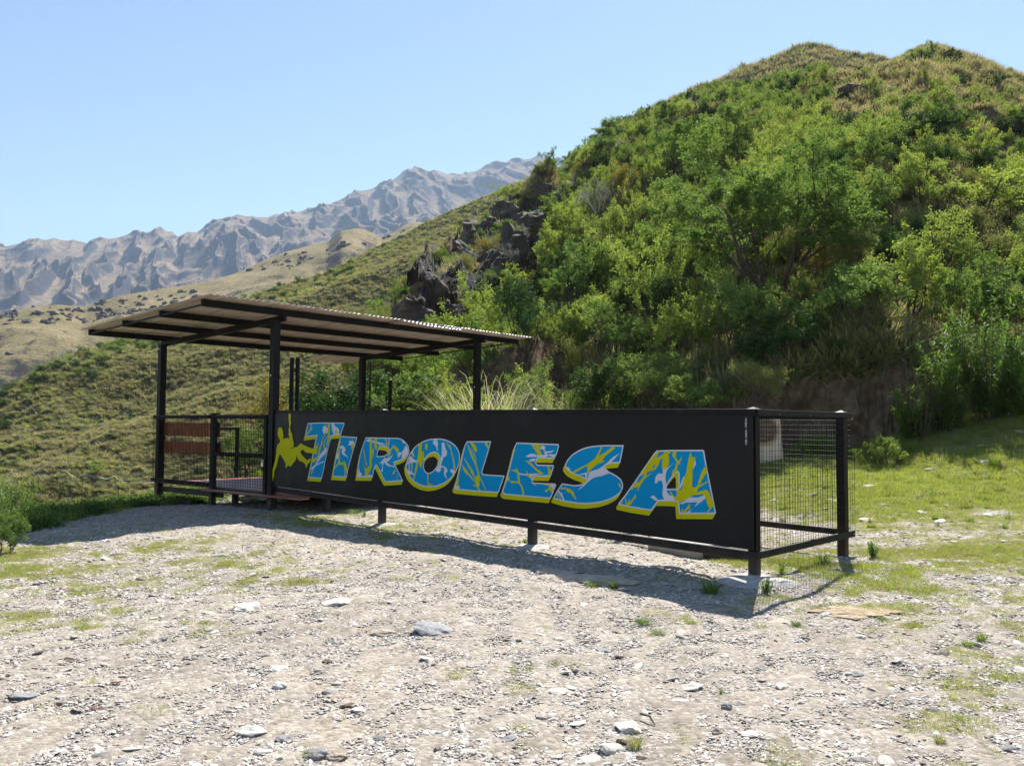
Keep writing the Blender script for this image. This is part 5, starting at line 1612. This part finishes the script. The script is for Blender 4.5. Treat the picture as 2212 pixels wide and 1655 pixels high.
put(1640, 850, 70, 110, PK['olive'][0], 'olive bush at the foot of the earth bank behind the near corner post', Y=17.6, sink=.1)
put(1500, 880, 80, 120, PK['mid'][2], 'mid green bush at the foot of the bank above letter A', Y=18.2, sink=.2)
put(1960, 700, 170, 190, PK['bright'][2], 'pale green bush above the right end of the earth bank')
put(2130, 760, 190, 190, PK['mid'][0], 'green bush above the lance-leaved plants at the right edge')
put(2000, 138, 46, 60, PK['mid'][1], 'round green bush crowning the summit of the brushy hill', sink=.3)
put(1768, 345, 70, 90, PK['bright'][1], 'bright bush with a dark trunk high on the hill')
put(1770, 470, 85, 120, PK['mid'][1], 'bush with spread dark branches above the spreading tree')
put(2050, 135, 34, 46, PK['dark'][0], 'dark bush just right of the round bush on the summit', sink=.5)
put(1955, 145, 28, 44, PK['mid'][0], 'low green bush just left of the round bush on the summit', sink=.4)
put(2145, 182, 30, 56, PK['dark'][1], 'dark bush on the right shoulder of the summit', sink=.6)
put(2180, 300, 40, 100, PK['dark'][0], 'dark bush among pale tussocks near the upper right corner')
put(2010, 330, 90, 120, PK['dark'][1], 'deep green bush standing alone among the golden tussocks')
put(2120, 470, 100, 190, PK['bright'][0], 'broad pale bush at the right edge above the thicket')
put(1325, 305, 36, 80, PK['mid'][2], 'green bush on the skyline at the left shoulder of the hill')
put(1110, 425, 34, 70, PK['bright'][1], 'pale green bush on the skyline above the rock face', grow_=1.2)
q = at(1915, 925, 15.4)
place(PK['bright'][2], (q[0], 15.4, g1(q[0], 15.4) - .1), 0.62, 0.85, 'small sunlit yellow-green bush at the foot of the bank right of the fence')
q = at(10, 1120, 10.0)
place(WHITEF, (q[0], 10.0, g1(q[0], 10.0) - .30), 1.0, 0.55, 'leafy bush with small white flowers at the left edge', name='flowering_shrub')
q = at(58, 1140, 11.2)
place(PK['bright'][0], (q[0], 11.2, g1(q[0], 11.2) - .30), 0.62, 0.45, 'light green bush right of the white-flowered one on the terrace edge')
q = at(8, 1160, 8.6)
place(PK['mid'][1], (q[0], 8.6, g1(q[0], 8.6) - .05), 0.45, 0.5, 'low glossy bush in front of the white-flowered one at the left edge')

# lance-leaved plants at the right
def lance(seed, stems, h, R):
    r_ = np.random.default_rng(seed); ex_ = MB(); qs = []
    for i in range(stems):
        a = r_.uniform(0, 6.28); rr = R * math.sqrt(r_.random()); hh = h * r_.uniform(.35, .95)
        b0 = np.array([rr * .28 * math.cos(a), rr * .6 * math.sin(a), -.1]); t0 = np.array([rr * 1.3 * math.cos(a) + r_.normal(0, .08), rr * 1.3 * math.sin(a) + r_.normal(0, .08), hh])
        ex_.tube([b0, (b0 + t0) / 2 + r_.normal(0, .03, 3), t0], [.012, .008, .004], 3)
        for t_ in np.linspace(.12, 1, 30):
            c = b0 + (t0 - b0) * t_
            for k in range(6):
                an = r_.uniform(0, 6.28); el = r_.uniform(-.35, .75)
                d = np.array([math.cos(an) * math.cos(el), math.sin(an) * math.cos(el), math.sin(el)]); L = r_.uniform(.13, .21)
                s_ = np.cross(d, [0, 0, 1.0]); s_ /= np.linalg.norm(s_) + 1e-9; s_ *= .017
                qs.append(np.array([c, c + d * L * .5 + s_, c + d * L, c + d * L * .5 - s_]))
    qs = np.array(qs)
    mi = (r_.random(len(qs)) < .012).astype(np.int32)
    tn = r_.random(len(qs))
    fol = quads_mesh('foliage', qs, None, tn, mats=[M['leaf_lance'], M['petal_blue']], midx=mi)
    st = ex_.mesh('stems', [M['bark']])
    return dict(fol=fol, st=st, comb=None, h=h, w=R * 1.2)
M['leaf_lance'] = leafmat('lance_leaf_green', (0.09, 0.18, 0.036), (0.22, 0.35, 0.065), 0.5)
for (px, py, Y, hp, wp, sd, lb) in ((2045, 950, 16.5, 245, 130, 3, 'tall lance-leaved plant, left one of the bright pair on the right'),
                                    (2140, 940, 16.3, 270, 150, 4, 'tallest lance-leaved plant, right of its bright neighbour'),
                                    (1965, 960, 16.7, 130, 80, 5, 'short lance-leaved plant at the left of the tall pair'),
                                    (2215, 930, 15.8, 150, 110, 6, 'lance-leaved plant cut by the right edge of the picture')):
    q = at(px, py, Y); h_ = hp / FPX * Y; w_ = wp / FPX * Y
    pr = lance(sd, int(14 + hp / 14), h_, w_ / 2)
    place(pr, (q[0], Y, g1(q[0], Y)), h_, w_, lb, 'plant', name='lance_leaved_plant')

# the bleached dead tree on the rocky flank
tb, tw_ = grow(71, 4.6, 1.0, stems=6, levels=4, kids=2, wob=.35, up=.1, thick=.05, lean=(.1, 1.0), klen=.6)
for t_ in tw_: tb.tube(t_, [.014, .012, .009, .006][:len(t_)], 3, cap=False)
q = near.hit(985, 675)
PLACED.append((q[0], q[1], 1.6)); PLACED.append((q[0] - .3, q[1] - 2, 1.6))
dt = tb.build('dead_tree', M['deadbark']); dt.location = (q[0], q[1], q[2] - .1)
k = (185 / FPX * q[1]) / max(v.co.z for v in dt.data.vertices); dt.scale = (k, k, k)
tag(dt, 'leafless bleached grey tree in front of the dark rock face', 'tree')
tb, tw_ = grow(75, 2.6, 1.0, stems=7, levels=3, kids=2, wob=.3, up=.1, thick=.03, lean=(.2, 1.1))
for t_ in tw_: tb.tube(t_, [.014, .012, .009, .006][:len(t_)], 3, cap=False)
q = near.hit(1020, 720)
dt = tb.build('dead_shrub', M['deadbark']); dt.location = (q[0], q[1], q[2] - .1); tag(dt, 'low tangle of bleached bare branches below the dead tree', 'shrub')
tb, tw_ = grow(78, 2.2, .9, stems=14, levels=2, kids=3, wob=.12, up=.12, thick=.012, lean=(.1, .7))
for t_ in tw_: tb.tube(t_, [.005, .004, .003, .002][:len(t_)], 3, cap=False)
q = at(1990, 960, 16.5); dt = tb.build('dry_bush', simple('dry_twigs', (.14, .095, .07), .9)); dt.location = (q[0], 16.5, g1(q[0], 16.5)); dt.scale = (.75, .75, 1.0)
tag(dt, 'bare brown twiggy bush left of the tall lance-leaved plants', 'shrub')

# the arching grass clumps behind the banner
pq, pt_ = blades(1500, .7, 2.3, .016, .62, 3, 7, .75, .5)
pam = quads_mesh('blades', pq, None, pt_, mats=[leafmat('pale_straw_blades', (0.40, 0.37, 0.22), (0.68, 0.63, 0.46), .35, (1, 1, .9)), M['grass_green']], midx=(np.tile(np.random.default_rng(2).random(1500) < .35, 7)).astype(np.int32))
def clump(px, py, Y, h_, w_, lb, me=pam, H=1.55, Wd=1.7):
    q = at(px, py, Y); z_ = g1(q[0], Y)
    z2 = float(near.z(np.array([1106 + q[0] / Y * FPX]), np.array([Y]))[0])
    z_ = max(z_, z2) if Y > float(near.d0(px)) else z_
    single('arching_grass', me, (q[0], Y, z_), (0, 0, px), (w_ / Wd / 1.2, w_ / Wd / 1.2, h_ / H), lb, 'grass clump')
clump(1050, 900, 19.2, 2.55, 2.3, 'large pale arching grass clump behind the banner around the canopy post')
pq, pt_ = blades(420, .4, 1.6, .022, .30, 4, 5, .4, .5)
dkc = quads_mesh('blades', pq, None, pt_, mats=[M['leaf_mid'], M['grass_olive']], midx=(np.tile(np.random.default_rng(2).random(420) < .25, 5)).astype(np.int32))
clump(1240, 900, 19.6, 1.75, 1.5, 'slender green grass clump behind the banner, left of two', dkc, 1.4, 1.3)
clump(1355, 900, 19.4, 1.7, 1.5, 'slender green grass clump behind the banner, right of two', dkc, 1.4, 1.3)
clump(1180, 880, 20.6, 2.5, 1.7, 'brown dry grass clump right of the large pale one', grass_mesh('blades', [M['grass_gold'], M['grass_dry']], .5, 300, .4, 1.5, .02, .4, 15, 4, .4), 1.4, 1.3)

# outcrop boulders on the dark rock face
om = [rock_mesh(500 + i, 1.0, 0.6, 4) for i in range(5)]
for m_ in om:
    for v in m_.vertices:
        c = v.co; d_ = 0.05 * float(ridged(c.x * 3 + c.z, c.z * 5 + c.y * 2, 4)); v.co = c * (1 + d_ * 1.5)
    m_.materials.append(M['outcrop'])
OUT = [(1140, 520, 110, 110, 'dark rock wall above the tall buttress, left of the silvery bush'), (1060, 600, 110, 110, 'shaded rock wall just right of the dead tree'),
       (1020, 540, 90, 90, 'dark rock wall behind the dead tree crown'), (1110, 650, 90, 80, 'low dark rock behind the bright bush right of the dead tree'),
       (905, 700, 90, 60, 'low shaded rock just above the corrugated roof edge'), (1170, 430, 80, 60, 'dark rock step close under the skyline'),
       (1160, 590, 120, 150, 'tall dark rock buttress in the middle of the rocky flank'), (1105, 560, 90, 130, 'dark rock buttress left of the tallest one'),
       (1190, 470, 100, 100, 'dark rock block above the tall buttress'), (1230, 430, 90, 70, 'dark rock block near the silvery grey bush'),
       (1060, 520, 90, 80, 'rock block above the bleached dead tree'), (1000, 560, 80, 80, 'dark rock left of the dead tree crown'),
       (925, 640, 90, 90, 'dark rock on the left edge of the spur'), (880, 680, 90, 70, 'lowest dark rock at the foot of the spur by the roof edge'),
       (960, 690, 110, 70, 'broad dark rock behind the dead tree'), (1090, 470, 80, 60, 'rock ledge under the skyline bush'),
       (1010, 490, 60, 40, 'small dark rock on the spur skyline'), (1700, 250, 60, 34, 'dark rock outcrop high on the brushy hill, left of two'), (1800, 190, 60, 30, 'flat dark rock outcrop just below the summit saddle'),
       (1850, 200, 80, 30, 'long dark rock outcrop right of the flat one below the summit'), (2100, 235, 70, 30, 'dark rock outcrop in the golden tussocks'), (1600, 245, 90, 40, 'dark overhanging rock band in the middle of the upper slope'),
       (1660, 255, 60, 34, 'short dark rock next to the overhanging band')]
for i, (px, py, w_, h_, lb) in enumerate(OUT):
    q = near.hit(px, py); s_ = q[1] / FPX
    W2, H2 = w_ * s_, h_ * s_
    single('rock_outcrop', om[i % 5], (q[0], q[1] + W2 * .25, q[2] + H2 * .12), (.15, .1, i * 1.1), (W2 * .9, W2 * .8, H2 * .95), lb, 'rock')

# ---------------------------------------------------------------- the thicket
cand = []
R3 = np.random.default_rng(77)
def cover(px, py):
    """which kinds grow where on the hill"""
    if px < 1180 and py < 700: return 'rocky'
    if py < 330 and px > 1780: return 'gold'
    if px > 2050 and py < 420: return 'gold'
    return 'bush'
grid = {}
def free(x, y, r):
    for (a, b, c) in PLACED:
        if (a - x) ** 2 + (b - y) ** 2 < (c + r) ** 2: return False
    cx_, cy_ = int(x // 4), int(y // 4)
    for i in (-1, 0, 1):
        for j in (-1, 0, 1):
            for (a, b, c) in grid.get((cx_ + i, cy_ + j), ()):
                if (a - x) ** 2 + (b - y) ** 2 < (c + r) ** 2: return False
    return True
for it in range(26000):
    X = R3.uniform(780, 2420); t_ = R3.random() ** 1.25
    d0_, d1_ = float(near.d0(X)), float(near.d1(X))
    d = d0_ + 1.5 + (d1_ - d0_ - 1.0) * t_
    x_ = (X - 1106) / FPX * d
    z_ = float(near.z(np.array([X]), np.array([d]))[0])
    px, py = proj((x_, d, z_))
    cv = cover(px, py)
    if py > 800 and 1420 < px < 2100: continue
    if cv == 'rocky' and R3.random() < .60: continue
    if cv == 'gold' and R3.random() < .90: continue
    if py > 690 and 1480 < px < 2020 and R3.random() < .3: continue
    dn = float(noise(np.array([x_ * .07]), np.array([d * .07]))[0])
    sz = R3.uniform(1.05, 2.3) if d < 45 else R3.uniform(.95, 2.0)
    if d > 45: sz *= .88
    if d > 75: sz *= .85
    if cv != 'bush': sz *= .62
    r = sz * .36
    if not free(x_, d, r): continue
    if R3.random() < (0.03 if d < 45 else .10 if d < 65 else .25) + max(0, -dn) * .5: 
        continue
    grid.setdefault((int(x_ // 4), int(d // 4)), []).append((x_, d, r))
    u_ = R3.random() + dn * .35
    if cv == 'rocky': kd = ['olive', 'mid', 'grey', 'olive'][R3.integers(0, 4)]
    elif u_ < .36: kd = 'bright'
    elif u_ < .68: kd = 'mid'
    elif u_ < .76: kd = 'olive'
    elif u_ < .93: kd = 'dark' if R3.random() < .8 else 'bright'
    else: kd = 'yellow' if R3.random() < .4 else ('grey' if R3.random() < .35 else 'olive')
    if kd in ('olive', 'grey', 'yellow'): sz *= .72
    cand.append(dict(px=px, py=py, x=x_, d=d, z=z_, s=sz, kd=kd, i=int(R3.integers(0, 9)), asp=R3.uniform(.95, 1.35)))
inview = [c for c in cand if 0 < c['px'] < 2212 and c['py'] > 60]
inview.sort(key=lambda c: -c['s'] / c['d'])
ind = inview[:215]; ids = set(id(c) for c in ind)
rest = [c for c in cand if id(c) not in ids]
# labels: where on the hill, then rank within that place
def where(c):
    px, py = c['px'], c['py']
    if py > 690: row = 'at the foot of the slope'
    elif py > 560: row = 'on the lower slope'
    elif py > 430: row = 'on the middle slope'
    elif py > 300: row = 'on the upper slope'
    else: row = 'near the hilltop'
    colm = 'behind the canopy' if px < 1010 else 'above the canopy end' if px < 1140 else 'above letter L' if px < 1240 else 'above letter E' if px < 1340 else 'above letter S' if px < 1460 else 'above letter A' if px < 1560 else 'above the near corner post' if px < 1700 else 'above the wire mesh end' if px < 1860 else 'above the meadow' if px < 2040 else 'at the right edge'
    return row + ' ' + colm
grp = {}
for c in ind: grp.setdefault((c['kd'], where(c)), []).append(c)
ORD = ['leftmost', 'second from left', 'third from left', 'fourth from left', 'fifth from left', 'sixth from left', 'seventh from left', 'eighth from left', 'ninth from left', 'tenth from left', 'eleventh from left', 'twelfth from left', 'thirteenth from left', 'fourteenth from left']
for (kd, wh), L in grp.items():
    L.sort(key=lambda c: c['px'])
    for j, c in enumerate(L):
        base = HUE[kd] + ' shrub ' + wh
        c['label'] = base if len(L) == 1 else base + (', left one' if j == 0 else ', right one') if len(L) == 2 else base + ', ' + ORD[min(j, 13)]
for c in ind:
    ks = PK[c['kd']]; pr = ks[c['i'] % len(ks)]
    place(pr, (c['x'], c['d'], c['z'] - .12), c['s'], c['s'] * c['asp'], c['label'], 'shrub', c['d'] < 42, 'shrubs on the hillside')
allp = [p_ for p_ in PR]
x = np.array([c['x'] for c in rest]); y = np.array([c['d'] for c in rest]); z = np.array([c['z'] - .12 for c in rest])
pk, sc_ = [], []
for c in rest:
    ks = PK[c['kd']]; pr = ks[c['i'] % len(ks)]
    pk.append([a is pr for a in allp].index(True)); sx = c['s'] * c['asp'] / 2 / pr['w']; sc_.append((sx, sx, c['s'] / pr['h']))
n = len(rest)
scatter('distant_shrubs', np.stack([x, y, z], -1), np.stack([np.zeros(n), np.zeros(n), R3.uniform(0, 6.28, n)], -1), np.array(sc_), np.array(pk), [p_['comb'] for p_ in allp],
        'far scrub that reads as one thicket towards the hilltop')
print('shrubs', len(ind), 'rest', n)

# ---------------------------------------------------------------- tussock grass
def tussocks(mats, share, seed, n_=34, h=.55, w=.05, dr=.7, sp=.9):
    return grass_mesh('tussock', mats, share, n_, .22, h, w, dr, seed, 2, sp)
TG = [tussocks([M['grass_gold'], M['grass_dry']], .3, 41), tussocks([M['grass_gold'], M['grass_dry']], .5, 42), tussocks([M['grass_olive'], M['grass_gold']], .25, 43),
      tussocks([M['grass_olive'], M['grass_gold']], .4, 44), tussocks([M['grass_green'], M['grass_olive']], .5, 45)]
def hill_points(h, n_, X0, X1, t0, t1, pw=1.5):
    X = rng.uniform(X0, X1, n_); t_ = t0 + (t1 - t0) * rng.random(n_) ** pw
    d0_, d1_ = h.d0(X), h.d1(X); d = d0_ + (d1_ - d0_) * t_
    return X, d, (X - 1106) / FPX * d, h.z(X, d)
# near hill: undergrowth below, golden tussocks above
X, d, x, z = hill_points(near, 34000, 760, 2450, .02, 1.02, 1.4)
okk = (d > near.d0(X) + 1.35)
okk &= rng.random(len(X)) < (0.30 + 0.70 * smooth(30, 50, d)) * np.where((X < 1200) & (z / d < .27), .30, 1.0)
X, d, x, z = X[okk], d[okk], x[okk], z[okk]
ez = z / d; n = len(X)
gold = smooth(.24, .38, ez) * smooth(1600, 1900, X) + .25 + .25 * smooth(.22, .34, ez)
pick = np.where(rng.random(n) < gold, rng.integers(0, 3, n), rng.integers(2, 5, n))
s = rng.uniform(.5, 1.3, n) * (.75 + .75 * smooth(30, 90, d))
scatter('hillside_tussocks', np.stack([x, d, z - .03], -1), np.stack([rng.normal(0, .1, n), rng.normal(0, .1, n), rng.uniform(0, 6.28, n)], -1), np.stack([s, s, s * .95], -1), pick, TG,
        'golden and green tussock grass between the shrubs of the near hill')
X = rng.uniform(1380, 2300, 1500); d = near.d0(X) + .8 + rng.random(1500) ** 1.4 * 1.6
x = (X - 1106) / FPX * d; z = near.z(X, d); n = len(X); s = rng.uniform(.5, 1.25, n)
scatter('bank_fringe', np.stack([x, d, z], -1), np.stack([rng.uniform(.1, .9, n), rng.normal(0, .3, n), rng.normal(0, .8, n)], -1), np.stack([s, s, s], -1), rng.integers(2, 6, n), TG + [herbs[0]],
        'grass and herbs hanging over the top of the earth bank')
# middle slope
X, d, x, z = hill_points(mid, 85000, -260, 1180, .02, 1.03, 1.35)
n = len(X)
cl = fbm(x * .06, d * .06, 4, .6)
keep = rng.random(n) < .80 + .35 * cl
X, d, x, z, cl = X[keep], d[keep], x[keep], z[keep], cl[keep]; n = len(X)
hi = smooth(.75, 1.0, (d - mid.d0(X)) / (mid.d1(X) - mid.d0(X)))
pick = np.where(rng.random(n) < .16 + .35 * np.clip(-cl, 0, 1) + .25 * hi, 4, np.where(rng.random(n) < .30, rng.integers(0, 2, n), rng.integers(2, 4, n)))
s = rng.uniform(.55, 1.2, n) * (1 + .35 * smooth(70, 160, d))
tp_ = np.array([mid.hit(a, b) for a, b in ((20, 1022), (42, 1023), (75, 1025), (108, 1029), (156, 1028), (196, 1028), (226, 1034), (260, 1037), (295, 1043), (333, 1043), (420, 1047), (520, 1052))])
tq_ = np.concatenate([tp_[i] + (tp_[i + 1] - tp_[i]) * np.linspace(0, 1, 12, endpoint=False)[:, None] for i in range(len(tp_) - 1)])
tx_, ty_ = tq_[:, 0], tq_[:, 1]
offs = np.array([-.14, -.05, .05, .14])
RB = np.stack([np.stack([tx_, ty_ + o_, mid.z(1106 + tx_ / (ty_ + o_) * FPX, ty_ + o_) + .02], -1) for o_ in offs], 1)
grid_mesh('path', RB, simple('trodden_path_soil', (.20, .175, .11), .95, 0, .2, 3), 'structure')
kk = np.min(np.hypot(x[:, None] - tx_[None, ::3], d[:, None] - ty_[None, ::3]), 1) > .32
X, d, x, z, pick, s = X[kk], d[kk], x[kk], z[kk], pick[kk], s[kk]; n = len(X)
scatter('slope_tussocks', np.stack([x, d, z - .03], -1), np.stack([rng.normal(0, .12, n), rng.normal(0, .12, n), rng.uniform(0, 6.28, n)], -1), np.stack([s, s, s * .85], -1), pick, TG,
        'tussock grass all over the green slope behind the canopy')
# green bushes along the crest of the middle slope
X, d, x, z = hill_points(mid, 420, -200, 760, .80, 1.01, .6)
kk = R3.random(len(X)) < .75; X, d, x, z = X[kk], d[kk], x[kk], z[kk]; n = len(X)
kinds = np.array([0, 3, 4, 6, 8, 9])[R3.integers(0, 6, n)]
s = R3.uniform(.30, .75, n)
scatter('crest_bushes', np.stack([x, d, z - .1], -1), np.stack([np.zeros(n), np.zeros(n), R3.uniform(0, 6.28, n)], -1), np.stack([s * 1.3, s * 1.3, s], -1), kinds, [p_['comb'] for p_ in allp],
        'low green scrub along the crest of the green slope')
X, d, x, z = hill_points(mid, 130, 0, 1100, .1, .95, 1.1)
n = len(X); s = R3.uniform(.2, .5, n)
scatter('slope_bushes', np.stack([x, d, z - .1], -1), np.stack([np.zeros(n), np.zeros(n), R3.uniform(0, 6.28, n)], -1), np.stack([s * 1.3, s * 1.3, s], -1), np.array([6, 7, 8, 4])[R3.integers(0, 4, n)], [p_['comb'] for p_ in allp],
        'scattered dark low scrub on the green slope')
# rocky peak behind the hill
X, d, x, z = hill_points(peak, 5200, 1400, 2260, .35, 1.03, .7)
n = len(X); s = rng.uniform(1.6, 4.0, n)
scatter('peak_tussocks', np.stack([x, d, z - .1], -1), np.stack([rng.normal(0, .1, n), rng.normal(0, .1, n), rng.uniform(0, 6.28, n)], -1), np.stack([s, s, s * .8], -1), rng.integers(0, 5, n), TG,
        'tussocks on the far rocky peak')
# dark scrub and boulders in the folds of the straw hill
X, d, x, z = hill_points(tan_, 1300, -150, 1000, .2, 1.0, .8)
cl = fbm(x * .012 + 5, d * .012, 3)
kk = cl > .12; X, d, x, z = X[kk], d[kk], x[kk], z[kk]; n = len(X); s = R3.uniform(.7, 1.0, n) ** 3 * 4.2
scatter('hill_boulders', np.stack([x, d, z], -1), np.stack([rng.normal(0, .3, n), rng.normal(0, .3, n), rng.uniform(0, 6.28, n)], -1), np.stack([s * 1.3, s, s * .7], -1), R3.integers(0, 5, n), om,
        'dark boulders scattered over the straw-coloured hill')

# ================================================================== haze
hz = MB().box(-4200, 4200, -400, 4600, -22, 1150).build('haze', [])
hz['kind'] = 'stuff'
hm = bpy.data.materials.new('thin_blue_haze'); hm.use_nodes = True
hn = hm.node_tree; hn.nodes.clear()
ho = hn.nodes.new('ShaderNodeOutputMaterial'); pv = hn.nodes.new('ShaderNodeVolumePrincipled')
pv.inputs['Color'].default_value = (0.52, 0.72, 1.0, 1)
pv.inputs['Density'].default_value = 0.00011
pv.inputs['Anisotropy'].default_value = 0.2
hn.links.new(pv.outputs[0], ho.inputs['Volume'])
hz.data.materials.append(hm)
